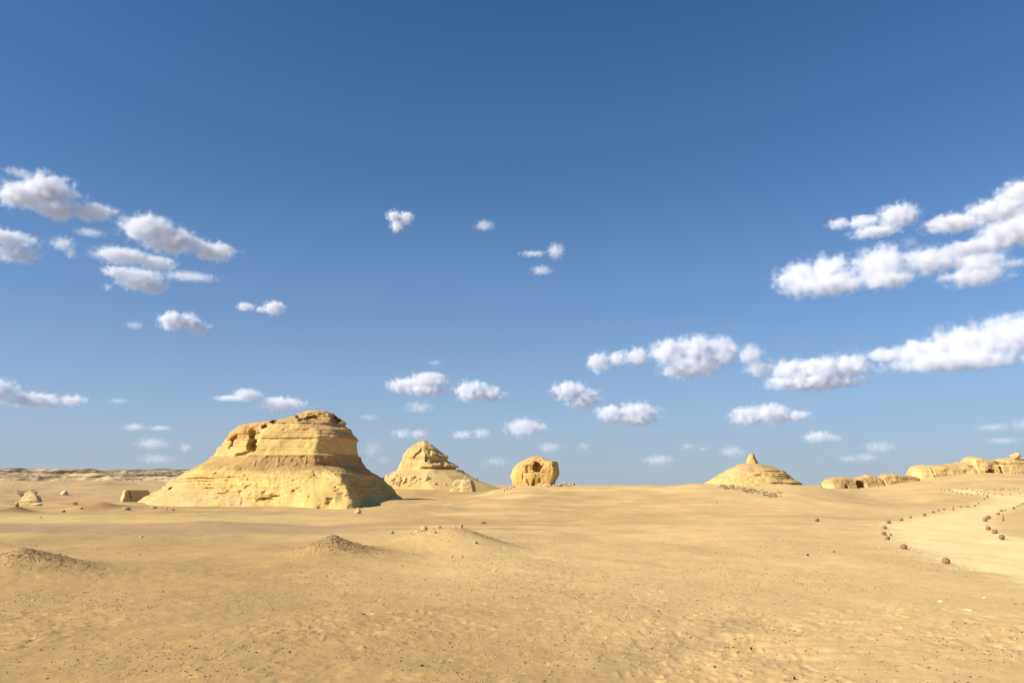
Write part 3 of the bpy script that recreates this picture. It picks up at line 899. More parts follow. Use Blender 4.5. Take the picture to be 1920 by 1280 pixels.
# ------------------------------------------------------------------ loose rocks
def rock_mesh(name, seed, sub=4, cuts=6, rough=0.10, flat=0.0, colour=(0.55, 0.38, 0.18)):
    """an angular block: a ball trimmed by planes, then roughened; about 1 m across, base near z = -0.35"""
    rng = random.Random(seed)
    bm = bmesh.new()
    bmesh.ops.create_icosphere(bm, subdivisions=sub, radius=0.62)
    V = np.array([v.co[:] for v in bm.verts]); Fc = np.array([[v.index for v in f.verts] for f in bm.faces])
    bm.free()
    for k in range(cuts):
        n = np.array([rng.uniform(-1, 1), rng.uniform(-1, 1), rng.uniform(-0.5, 1)]); n /= np.linalg.norm(n)
        d = rng.uniform(0.28, 0.46)
        over = np.clip(V @ n - d, 0, None)
        V = V - over[:, None] * n[None] * 0.93
    nn = V / np.linalg.norm(V, axis=1)[:, None]
    V = V + nn * (rough * fbm3(V[:, 0] * 2.2 + seed, V[:, 1] * 2.2, V[:, 2] * 2.8, 4, seed))[:, None]
    mn, mx = V.min(0), V.max(0)
    V = (V - (mn + mx) / 2) / (mx - mn)
    V[:, 2] += 0.5
    c = np.array(colour) * (1 + 0.12 * fbm3(V[:, 0] * 3, V[:, 1] * 3, V[:, 2] * 6, 3, seed + 5))[:, None]
    return np_mesh(name, V, Fc, c)

_rm = {}
def rock_variant(i, colour, sub=3, cuts=6, rough=0.10):
    k = (i, colour, sub)
    if k not in _rm:
        _rm[k] = rock_mesh('boulder', 900 + i, sub=sub, colour=colour, cuts=cuts, rough=rough)
        _rm[k].materials.append(M_stone)
    return _rm[k]

def put_rock(px, py, wpx, hpx, label, group=None, cat='rock', name='boulder', var=0, colour=(0.55, 0.385, 0.18), sub=3, dratio=0.8, rot=None, sink=0.12, cuts=6, rough=0.10, y=None, ground=False):
    x, yy, z = hit(px, py) if y is None else at(px, py, y)
    if ground:
        x, yy = ground_hit(px, py); z = float(H_macro(x, yy))
    s = yy / F_PX
    me = rock_variant(var, colour, sub, cuts, rough)
    o = bpy.data.objects.new(name, me)
    col.objects.link(o)
    wd, hh = wpx * s, hpx * s / (1 - sink)
    o.scale = (wd, wd * dratio, hh)
    o.rotation_euler = (0, 0, math.atan2(-x, yy) * 0 + (rot if rot is not None else 0))
    o.location = (x, yy + wd * dratio * 0.3, z - hh * sink)
    tag(o, label, cat, group)
    return o

rng = random.Random(5)
YB = (0.60, 0.43, 0.20); TB = (0.50, 0.345, 0.165); DB = (0.30, 0.20, 0.11); PB = (0.70, 0.56, 0.34)
DKB = (0.09, 0.055, 0.035)

def block(label, D, left, right, sec, depth, seed, colr, rough=0.15, rows=70, nf=150, name='rock', dents=(), lay=0.12):
    def disp(X, Y, Z, PX, PY):
        return rough * fbm3(X / 1.1, Y / 1.1, Z / 0.8, 4, seed) + lay * strata(Z, X, Y, 3.0, seed + 2)
    def colour(X, Y, Z, PX, PY):
        nz = fbm3(X / 1.5, Y / 1.5, Z / .8, 3, seed + 4)
        C = np.empty(X.shape + (3,)); C[:] = np.array(colr)
        return C * (1 + 0.10 * nz)[..., None]
    V, Fc, lid, C, PY, PX = stack_rock(D, left, right, [(left[0][0], sec), (left[-1][0], sec)], [(left[0][0], depth), (left[-1][0], depth)], rows, nf, 40, disp, dents, colour, smooth=1)
    add_bvh(V, Fc)
    o = link(name, np_mesh(name, V, with_lid(V, Fc, lid), C), M_rock)
    tag(o, label, 'rock')
    return o
SEC1 = [(-1, 0.0), (-0.8, -0.7), (0.1, -0.95), (0.7, -0.9), (1, -0.1), (0.7, 0.8), (-0.7, 0.8)]
block('large rounded rock with a long shadow on the sand near the left edge', 135, [(920.5, 53), (924, 47), (930, 43), (936, 38), (941, 33), (950, 29)],
      [(920.5, 60), (924, 67), (929, 74), (935, 79), (940, 81), (945, 80), (950, 78)], SEC1, 0.6, 601, YB, 0.16, lay=0.16)
block('pale angular block with one dark face beside the low tail of the biggest butte', 152, [(918.5, 233), (922, 230), (930, 228.5), (936, 227), (942, 226)],
      [(918.5, 274), (921, 276), (926, 278), (936, 280), (942, 281)], [(-1, -0.1), (-0.62, -1.2), (1, 0.5), (0.7, 0.9), (-0.7, 0.7)], 0.8, 611, (0.62, 0.45, 0.21), 0.16, dents=[(243, 926, 2, 10, 0.8, 0.4, -10)], lay=0.04)
block('long yellow block with a dark end at the foot of the pointed butte', 176, [(898.5, 858), (900, 854), (904, 849), (910, 846), (925, 843)],
      [(898.5, 884), (901, 887.5), (907, 889.5), (914, 892), (925, 894)], [(-1, 0.1), (-0.85, -0.7), (-0.25, -0.8), (-0.05, -1.1), (0.72, -1.1), (1, -0.1), (0.8, 0.8), (-0.8, 0.8)], 0.5, 621, YB, 0.14, lay=0.05)
put_rock(66, 948, 22, 5, 'thin slab at the foot of the large rounded rock near the left edge', None, name='flat_rock', var=2, colour=YB)
put_rock(42, 932, 30, 15, 'grey sloping rock just behind the large rounded rock near the left edge', None, var=3, colour=TB, sub=4, dratio=1.2, cuts=5, rough=0.14, ground=True)
put_rock(30, 951, 8, 11, 'stubby upright rock on top of the dark brown mound', None, var=4, colour=TB)
put_rock(118, 928, 15, 8, 'small pale block lying alone on the slope under the plateau', None, var=5, colour=PB, sub=4)
put_rock(847, 915, 5, 7, 'small dark rock left of the long yellow block by the pointed butte', None, var=9, colour=TB)
put_rock(671, 957, 8, 5, 'top stone of a little stack at the foot of the biggest butte', None, name='stone', cat='stone', var=2, colour=TB)
put_rock(670, 963, 14, 8, 'lower stone of the little stack at the foot of the biggest butte', None, name='stone', cat='stone', var=10, colour=TB)
put_rock(1908, 859, 20, 11, 'overhanging boulder balanced on the crest of the golden cliff ridge', None, var=11, colour=(0.60, 0.38, 0.17), sub=4, y=226)
# pointed butte: rubble
L2 = 'tan boulder in the rubble on the left skirt of the pointed butte'
G2 = 'boulders in the rubble of the pointed butte'
for i in range(88):
    px = 716 + 84 * rng.random() ** 0.9
    lo, hi = np.interp(px, [720, 745, 760, 800], [894, 885, 882, 883]), np.interp(px, [720, 745, 800], [905, 912, 902])
    py = lo + (hi - lo) * rng.random() ** 1.5
    s = rng.uniform(2.6, 6.8)
    put_rock(px, py, s * 1.3, s, L2, G2, cat='boulder', var=20 + i % 8, colour=(YB, TB, YB)[i % 3], sub=2, rot=rng.uniform(0, 6), sink=0.2)
put_rock(797, 891, 13, 12, 'biggest boulder of the rubble, under the dark undercut of the pointed butte', None, var=12, colour=TB, sub=4)
put_rock(740, 884, 6, 7, 'upright stone at the left end of the pointed cap', None, var=13, colour=YB)
put_rock(866, 884, 7, 9, 'jagged stone on the right shoulder of the pointed butte', None, var=14, colour=TB)
put_rock(894, 901, 4, 5.5, 'small dark pointed stone on the right slope below the pointed butte', None, var=15, colour=DB)
for i in range(16):
    t = i / 15
    put_rock(852 + 24 * t + rng.uniform(-3, 3), 888 + 8 * t + rng.uniform(-1, 2), rng.uniform(2.5, 5), rng.uniform(2, 4), 'pale stone in the string of stones under the right end of the pointed cap',
             'stones under the right end of the pointed cap', cat='stone', name='stone', var=20 + i % 8, colour=(YB, PB)[i % 2], sub=2)
for q in ((739, 906, 5), (771, 908, 4), (766, 912, 4), (786, 900, 5), (788, 906, 3), (815, 908, 5), (835, 909, 4), (748, 912, 4)):
    put_rock(q[0], q[1], q[2] * 1.4, q[2], 'loose stone lying on the lower sand skirt of the pointed butte', 'loose stones below the pointed butte', cat='stone', name='stone', var=20 + q[0] % 8, colour=YB, sub=2)
# big butte: boulders on the rubble slope
for q in ((401, 889, 6, 4), (405, 886, 5, 4), (411, 883, 6, 5), (416, 879, 7, 4), (421, 876, 6, 4), (434, 871, 9, 5), (440, 868, 5, 3), (446, 878, 7, 4), (452, 875, 5, 3), (458, 866, 6, 4), (463, 856, 8, 6), (469, 859, 6, 5),
          (475, 862, 5, 4), (468, 867, 5, 3)):
    put_rock(q[0], q[1], q[2] * 1.1, q[3], 'dark-shadowed boulder in the diagonal string on the left of the biggest butte', 'boulders strung down the left of the biggest butte', cat='boulder', var=20 + q[0] % 8, colour=TB, sub=2)
for q in ((543, 876, 7, 6), (549, 874, 9, 8), (556, 876, 8, 5), (562, 877, 5, 3), (570, 879, 10, 4), (575, 877, 4, 3)):
    put_rock(q[0], q[1], q[2], q[3], 'pale boulder in the small cluster in the middle of the rubble slope', 'pale boulders on the rubble slope of the biggest butte', cat='boulder', var=20 + q[0] % 8, colour=YB, sub=2)
put_rock(646, 861, 9, 5, 'pale boulder just under the right end of the smooth band of the biggest butte', None, var=16, colour=YB)
# hollow rock: stones at its foot
for i in range(34):
    if i < 15: px, py = rng.uniform(941, 968), 0; py = 921 - (px - 941) * 0.33 + rng.uniform(-3, 3)
    else: px = rng.uniform(1012, 1040); py = 910 + rng.uniform(-3, 3)
    s = rng.uniform(2.0, 4.5)
    put_rock(px, py, s * 1.3, s, ('yellow stone in the pile spilling from the left foot of the hollow rock', 'yellow stone in the pile below the right front corner of the hollow rock')[i >= 15],
             ('stones at the left foot of the hollow rock', 'stones at the right front foot of the hollow rock')[i >= 15], cat='stone', name='stone', var=20 + i % 8, colour=(YB, PB)[i % 2], sub=2)
put_rock(1058, 907, 4, 6, 'small upright stone right of the hollow rock', None, cat='stone', name='stone', var=17, colour=TB, y=146)
for i, q in enumerate(((1068, 907, 9, 5), (1075, 909, 7, 5), (1049, 907, 12, 3), (1052, 909, 16, 3), (1063, 910, 12, 3))):
    put_rock(q[0], q[1], q[2], q[3], 'jagged brown stone on the sand crest right of the hollow rock', 'stones on the crest right of the hollow rock', cat='stone', name='stone', var=20 + i, colour=(0.48, 0.30, 0.15), sub=3)
# slabs of the outcrop under the dome
for i in range(110):
    t = rng.random()
    px = 1352 + 108 * t + rng.uniform(-6, 6)
    py = 911 + 19 * t + rng.gauss(0, 3.0)
    s = rng.uniform(1.6, 4.6)
    put_rock(px, py, s * 2.4, s * 0.6, 'thin weathered slab in the rocky patch on the slope below the dome', 'slabs in the rocky patch below the dome', name='flat_stone', cat='slab', var=60 + i % 8, colour=(TB, (0.34, 0.22, 0.11), (0.26, 0.17, 0.09))[i % 3], sub=2, sink=0.2, cuts=12, rough=0.05)
# lone stones on the plain
lone = [(236, 956, 13, 5, 'low pale stone on the sand between the brown mound and the butte tail', TB), (287, 953, 11, 4, 'flat dark stone on the sand under the tail of the biggest butte', TB),
        (311, 957, 4, 7, 'thin upright stone on the sand under the tail of the biggest butte', TB), (324, 957, 6, 5, 'small triangular stone beside the thin upright stone', TB),
        (140, 946, 8, 5, 'brown stone on the low crest left of the small brown mound', BROWN), (118, 960, 7, 4, 'dark lump between the brown mounds', (0.2, 0.12, 0.07)),
        (152, 955, 6, 3.5, 'dark lump just below the small brown mound', (0.2, 0.12, 0.07)), (75, 971, 6, 3.5, 'small grey stone on the sand below the dark brown mound', TB),
        (263, 1007, 8, 3, 'flat stone on the dark gravel flat before the biggest butte', TB), (824, 990, 6, 4, 'small stone on top of the broad pale mound', TB), (735, 1001, 7, 6, 'small stone on the left flank of the broad pale mound', TB),
        (816, 999, 5, 4, 'dark stone just below the top of the broad pale mound', DB), (891, 1020, 9, 5, 'dark flat stone on the right face of the broad pale mound', TB), (846, 1045, 7, 4, 'left stone at the foot of the broad pale mound', YB),
        (866, 1045, 8, 5, 'right stone at the foot of the broad pale mound', YB), (905, 981, 12, 3, 'flat dark stones on the sand beyond the broad pale mound', DB),
        (1515, 1041, 5, 3, 'small black stone on the bare sand before the path', DKB), (1564, 1035, 6, 3, 'small dark sliver on the bare sand before the path', DB),
        (1391, 1245, 11, 6, 'largest black stone at the bottom of the photo', DKB), (1403, 1243, 8, 3, 'black sliver touching the largest black stone', DKB), (1384, 1225, 7, 4, 'black stone above the largest black stone', DKB),
        (1409, 1218, 4, 5, 'small upright black stone in the lower sand', DKB), (1341, 1254, 5, 5, 'black stone left of the largest black stone', DKB), (1490, 1275, 4, 5, 'black stone at the very bottom of the photo', DKB),
        (1613, 1164, 5, 4, 'small dark shard on the smooth lower sand', DB), (1687, 1252, 9, 2.5, 'thin dark flake near the bottom of the photo', DB),
        (1817, 1146, 15, 3.2, 'largest white shell-like flake on the sand below the path', (0.80, 0.70, 0.45)), (1765, 1129, 10, 2.5, 'thin white flake on the sand below the path', (0.80, 0.70, 0.45)),
        (1847, 1121, 7, 2.5, 'small white flake nearest the path', (0.80, 0.70, 0.45)), (1108, 1147, 6, 2.5, 'tiny white stone in the middle of the lower sand', (0.80, 0.70, 0.45)),
        (1236, 1149, 3.5, 3.5, 'round black pebble in the middle of the lower sand', DKB), (1276, 1169, 3.5, 3.5, 'round black pebble lower in the middle sand', DKB),
        (62, 1127, 6, 4, 'white stone alone on the left sand', (0.80, 0.70, 0.45)), (64, 1199, 6, 3.5, 'white stone low on the left sand', (0.80, 0.70, 0.45)), (574, 1180, 6, 3, 'flat black pebble on the lower left sand', DKB),
        (681, 1153, 5, 3, 'dark pebble right of the flat black pebble', DKB), (543, 1225, 4, 3, 'black pebble low in the left sand', DKB), (791, 1250, 7, 4, 'black pebble near the bottom, just left of the middle', DKB),
        (356, 1270, 16, 4, 'flat grey stone half buried at the bottom of the photo', (0.22, 0.16, 0.10)), (1344, 936 + 6, 3, 2, 'dark speck stone on the swell', DB)]
for i, q in enumerate(lone):
    c = tuple(float(v) for v in q[5])
    put_rock(q[0], q[1], q[2], q[3], q[4], None, name='stone', cat='stone', var=30 + i, colour=c, sub=3, sink=0.2)

# ------------------------------------------------------------------ round brown boulders along the path
def ball_mesh(seed):
    rg = random.Random(seed)
    bm = bmesh.new()
    bmesh.ops.create_icosphere(bm, subdivisions=4, radius=1.0)
    V = np.array([v.co[:] for v in bm.verts]); Fc = np.array([[v.index for v in f.verts] for f in bm.faces]); bm.free()
    d = 0.05 * fbm3(V[:, 0] * 1.4 + seed, V[:, 1] * 1.4, V[:, 2] * 1.4, 3, seed) + 0.018 * n2(V[:, 2] * 6 + 0.4 * V[:, 0], V[:, 0] * 0.3, seed) \
        - 0.05 * np.exp(-((V[:, 2] - 0.35 - 0.1 * V[:, 0]) / 0.05) ** 2) * ss(-0.3, 0.5, V[:, 0])
    V = V * (1 + d)[:, None]
    V[:, 2] *= rg.uniform(0.84, 0.95)
    me = np_mesh('round_boulder', V, Fc, None)
    me.materials.append(M_ball)
    return me
balls = [ball_mesh(s) for s in (3, 8, 14, 21)]
NB = [  # px, py of the base, width in px, label
    (1777, 1058, 16, 'nearest and largest round brown boulder on the path edge'), (1697, 1030, 13, 'second round boulder from the near end of the path edge'),
    (1666, 1012.5, 10.5, 'round boulder with a dark crack, third along the near path edge'), (1658.5, 1003, 9.5, 'reddish round boulder just above the cracked one on the path bend'),
    (1660, 991.5, 9, 'round boulder on the outermost point of the path bend'), (1667, 981.5, 9, 'half-buried flat round boulder just past the path bend'),
    (1691, 976.5, 7.5, 'small round boulder on the far side of the path bend'), (1708, 971.5, 5.5, 'narrow round boulder on the far path edge after the bend'),
    (1734.5, 967, 7, 'round boulder alone in the gap midway along the far path edge'), (1751, 961.5, 6, 'round boulder casting a shadow, first of three close together'),
    (1760.5, 958, 5, 'middle boulder of three close together on the far path edge'), (1770.5, 956, 5, 'last boulder of three close together on the far path edge'),
    (1802, 951, 4.5, 'small boulder beyond the little post on the far path edge'), (1815, 950.5, 4.5, 'second small boulder beyond the little post'), (1829, 949, 4, 'third small boulder beyond the little post'),
    (1835, 944.5, 4, 'fourth small boulder beyond the little post'), (1846.5, 936, 4, 'lower boulder of two where the path narrows'), (1852, 933, 4.5, 'upper boulder of two where the path narrows'),
    (1881, 1010.5, 11.5, 'largest round boulder on the inner side of the path'), (1867.5, 999.5, 10.5, 'round boulder second from the front on the inner path side'), (1855, 993, 10, 'round boulder third from the front on the inner path side'),
    (1849, 977, 9, 'flattened boulder touching the round one on the inner path side'), (1855, 972.5, 9.5, 'round boulder above the flattened one on the inner path side'),
    (1873, 965, 7, 'round boulder just left of the dark post'), (1878.5, 959, 6, 'round boulder above the dark post'), (1885, 957.5, 4, 'tiny boulder beside the one above the dark post'),
    (1902, 954, 6, 'round boulder past the dark post toward the photo edge'), (1908.5, 950, 4, 'small boulder next toward the photo edge'), (1914, 948, 4, 'small boulder almost at the photo edge'), (1919, 945.5, 4, 'small boulder cut by the photo edge'),
    (1533, 978, 9, 'lone round brown boulder on open sand far from the path'), (1671, 1004, 5, 'small boulder tucked behind the cracked one'),
]
FB = [(1765, 917), (1771, 918), (1779, 918), (1782.5, 919), (1787, 921), (1795, 924), (1803, 925), (1814, 926), (1821, 927), (1834, 926), (1845, 926.5), (1852, 928.5), (1865, 926), (1879, 926.5), (1895, 926), (1913, 925),
      (1805, 916.5), (1813, 916.8), (1824, 919), (1832, 921), (1839, 922), (1846, 921.6), (1851, 919), (1854, 924.6), (1866, 917.7), (1876, 920), (1879, 915.5), (1882, 917), (1894, 917), (1902, 916.3), (1909, 916.5), (1930, 925), (1948, 924), (1935, 940), (1952, 936)]
def put_ball(px, py, wpx, label, group, i):
    x, y = ground_hit(px, py)
    r = 0.92 * wpx * y / F_PX / 2
    r = min(max(r, 0.08), 0.30)
    o = bpy.data.objects.new('round_boulder', balls[i % 4])
    col.objects.link(o)
    o.scale = (r, r, r)
    o.rotation_euler = (0, 0, (i * 0.37) % 0.9 - 0.45)
    o.location = (x, y + r * 0.7, float(H(x, y + r * 0.7)) + r * 0.62)
    tag(o, label, 'boulder', group)
for i, q in enumerate(NB): put_ball(q[0], q[1], q[2], q[3], 'round brown boulders lining the path', i)
for i, q in enumerate(FB): put_ball(q[0], q[1] + 0.8, 3.0, 'tiny distant brown boulder marking the far bends of the path', 'distant boulders lining the far path', i)

def post(px, py, hpx, label):
    x, y = ground_hit(px, py)
    s = math.hypot(x, y) / F_PX
    h = hpx * s; r = 0.55 * s
    V, Fc = [], []
    e = thing('marker_post', (x, y, float(H_macro(x, y))), label, 'post', None)
    def tube(name, pts, rads):
        n = 8; V = []; Fc = []
        for (p, rr_) in zip(pts, rads):
            for k in range(n):
                a = 2 * math.pi * k / n
                V.append((p[0] + rr_ * math.cos(a), p[1] + rr_ * math.sin(a), p[2]))
        for i in range(len(pts) - 1):
            for k in range(n):
                Fc.append((i * n + k, i * n + (k + 1) % n, (i + 1) * n + (k + 1) % n, (i + 1) * n + k))
        me = np_mesh(name, np.array(V), np.array(Fc), None)
        link(name, me, M_post, e)
    tube('shaft', [(0, 0, -0.05), (0, 0, h * .5), (0.01, 0, h), (0.01, 0, h + .005)], [r, r * .95, r * .9, 0.001])
    tube('foot', [(0, 0, -0.03), (0, 0, 0.06), (0, 0, 0.10), (0, 0, 0.101)], [r * 2.4, r * 2.2, r * 1.4, 0.001])
post(1881.5, 976, 9, 'thin dark post with a thick foot on the inner side of the path')
post(1787.5, 956, 6, 'short post standing between small boulders on the far path edge')

# ------------------------------------------------------------------ pebbles
def pebbles(name, label, xs, ys, sizes, cols, seed, flat=0.55):
    rs = np.random.RandomState(seed)
    g = (1 + 5 ** 0.5) / 2
    B = np.array([(-1, g, 0), (1, g, 0), (-1, -g, 0), (1, -g, 0), (0, -1, g), (0, 1, g), (0, -1, -g), (0, 1, -g), (g, 0, -1), (g, 0, 1), (-g, 0, -1), (-g, 0, 1)]) / 1.9
    T = np.array([(0, 11, 5), (0, 5, 1), (0, 1, 7), (0, 7, 10), (0, 10, 11), (1, 5, 9), (5, 11, 4), (11, 10, 2), (10, 7, 6), (7, 1, 8), (3, 9, 4), (3, 4, 2), (3, 2, 6), (3, 6, 8), (3, 8, 9), (4, 9, 5), (2, 4, 11), (6, 2, 10), (8, 6, 7), (9, 8, 1)])
    n = len(xs)
    V = B[None] * (1 + rs.uniform(-0.28, 0.28, (n, 12, 1)))
    V = V * np.stack([rs.uniform(0.8, 1.5, n), rs.uniform(0.6, 1.1, n), rs.uniform(0.4, 0.9, n) * flat / 0.55], 1)[:, None, :]
    a = rs.uniform(0, 6.28, n); ca, sa = np.cos(a)[:, None], np.sin(a)[:, None]
    X = V[..., 0] * ca - V[..., 1] * sa; Y = V[..., 0] * sa + V[..., 1] * ca
    s = (sizes / 2)[:, None]
    z0 = H(xs, ys)
    P_ = np.stack([xs[:, None] + X * s, ys[:, None] + Y * s, z0[:, None] + V[..., 2] * s + s * 0.15], -1).reshape(-1, 3)
    Fc = (T[None] + (np.arange(n) * 12)[:, None, None]).reshape(-1, 3)
    C = np.repeat(cols, 12, 0)
    o = link(name, np_mesh(name, P_, Fc, C, smooth=False), M_peb)
    tag(o, label, None, None, 'stuff')
    return o

rs = np.random.RandomState(77)
def scatter(n, y0, y1, power, half=0.72):
    """random spots on the plain, thinning out with distance"""
    y = y0 * (y1 / y0) ** (rs.rand(n) ** power)
    x = rs.uniform(-half, half, n) * y
    return x, y
x, y = scatter(44000, 5.0, 46, 0.85)
keep = (n2(x / 2.4 + 3, y / 3.4, 52) + 0.5 * n2(x / 0.7, y / 0.9, 95) + 0.25 + 0.25 * ((np.abs(x / y - 0.05) < 0.3))) > rs.rand(len(x)) * 1.1 - 0.1
x, y = x[keep], y[keep]
off_path = poly_sdf(x, y, path_w) > 0.3
x, y = x[off_path], y[off_path]
sz = 0.006 + 0.026 * rs.rand(len(x)) ** 4 + 0.0008 * y
pick = rs.rand(len(x))
cols = np.where((pick < 0.30)[:, None], np.array([0.17, 0.10, 0.05]), np.where((pick < 0.975)[:, None], np.array([0.47, 0.33, 0.165]), np.array([0.68, 0.52, 0.30]))) * rs.uniform(0.75, 1.2, (len(x), 1))
pebbles('pebbles', 'small pebbles and grit strewn over the sand', x, y, sz, cols, 5)

gx, gy, gs = [], [], []
for k, n, sx, sy, off, s0 in (('pointed', 2600, 1.35, 1.0, 0.45, 0.05), ('edge', 1800, 1.5, 1.0, 0.7, 0.038), ('broad', 900, 1.8, 1.3, 0.4, 0.036)):
    cx, cy, h, rl, rr_, rd, p = mound_args(k)
    gx.append(cx + off + rs.randn(n) * sx * 0.62); gy.append(cy - 0.3 + rs.randn(n) * sy * 0.62); gs.append(s0 * (0.35 + 0.9 * rs.rand(n) ** 2))
gx, gy, gs = map(np.concatenate, (gx, gy, gs))
cols = np.array([0.44, 0.29, 0.14]) * rs.uniform(0.6, 1.2, (len(gx), 1))
pebbles('gravel', 'dark gravel covering the low mounds', gx, gy, gs, cols, 6, 0.8)
# pale chips along the path edge
ex, ey = [], []
for i in range(3, 12):
    a, b = path_w[i], path_w[i + 1]
    n = int(30 * math.dist(a, b) / 3) + 6
    t = rs.rand(n)
    ex.append(a[0] + (b[0] - a[0]) * t + rs.randn(n) * 0.6); ey.append(a[1] + (b[1] - a[1]) * t + rs.randn(n) * 0.8)
ex, ey = np.concatenate(ex), np.concatenate(ey)
cols = np.array([0.74, 0.60, 0.36]) * rs.uniform(0.85, 1.1, (len(ex), 1))
pebbles('gravel', 'pale stone chips along the path edge', ex, ey, 0.025 + 0.05 * rs.rand(len(ex)) ** 2, cols, 7)

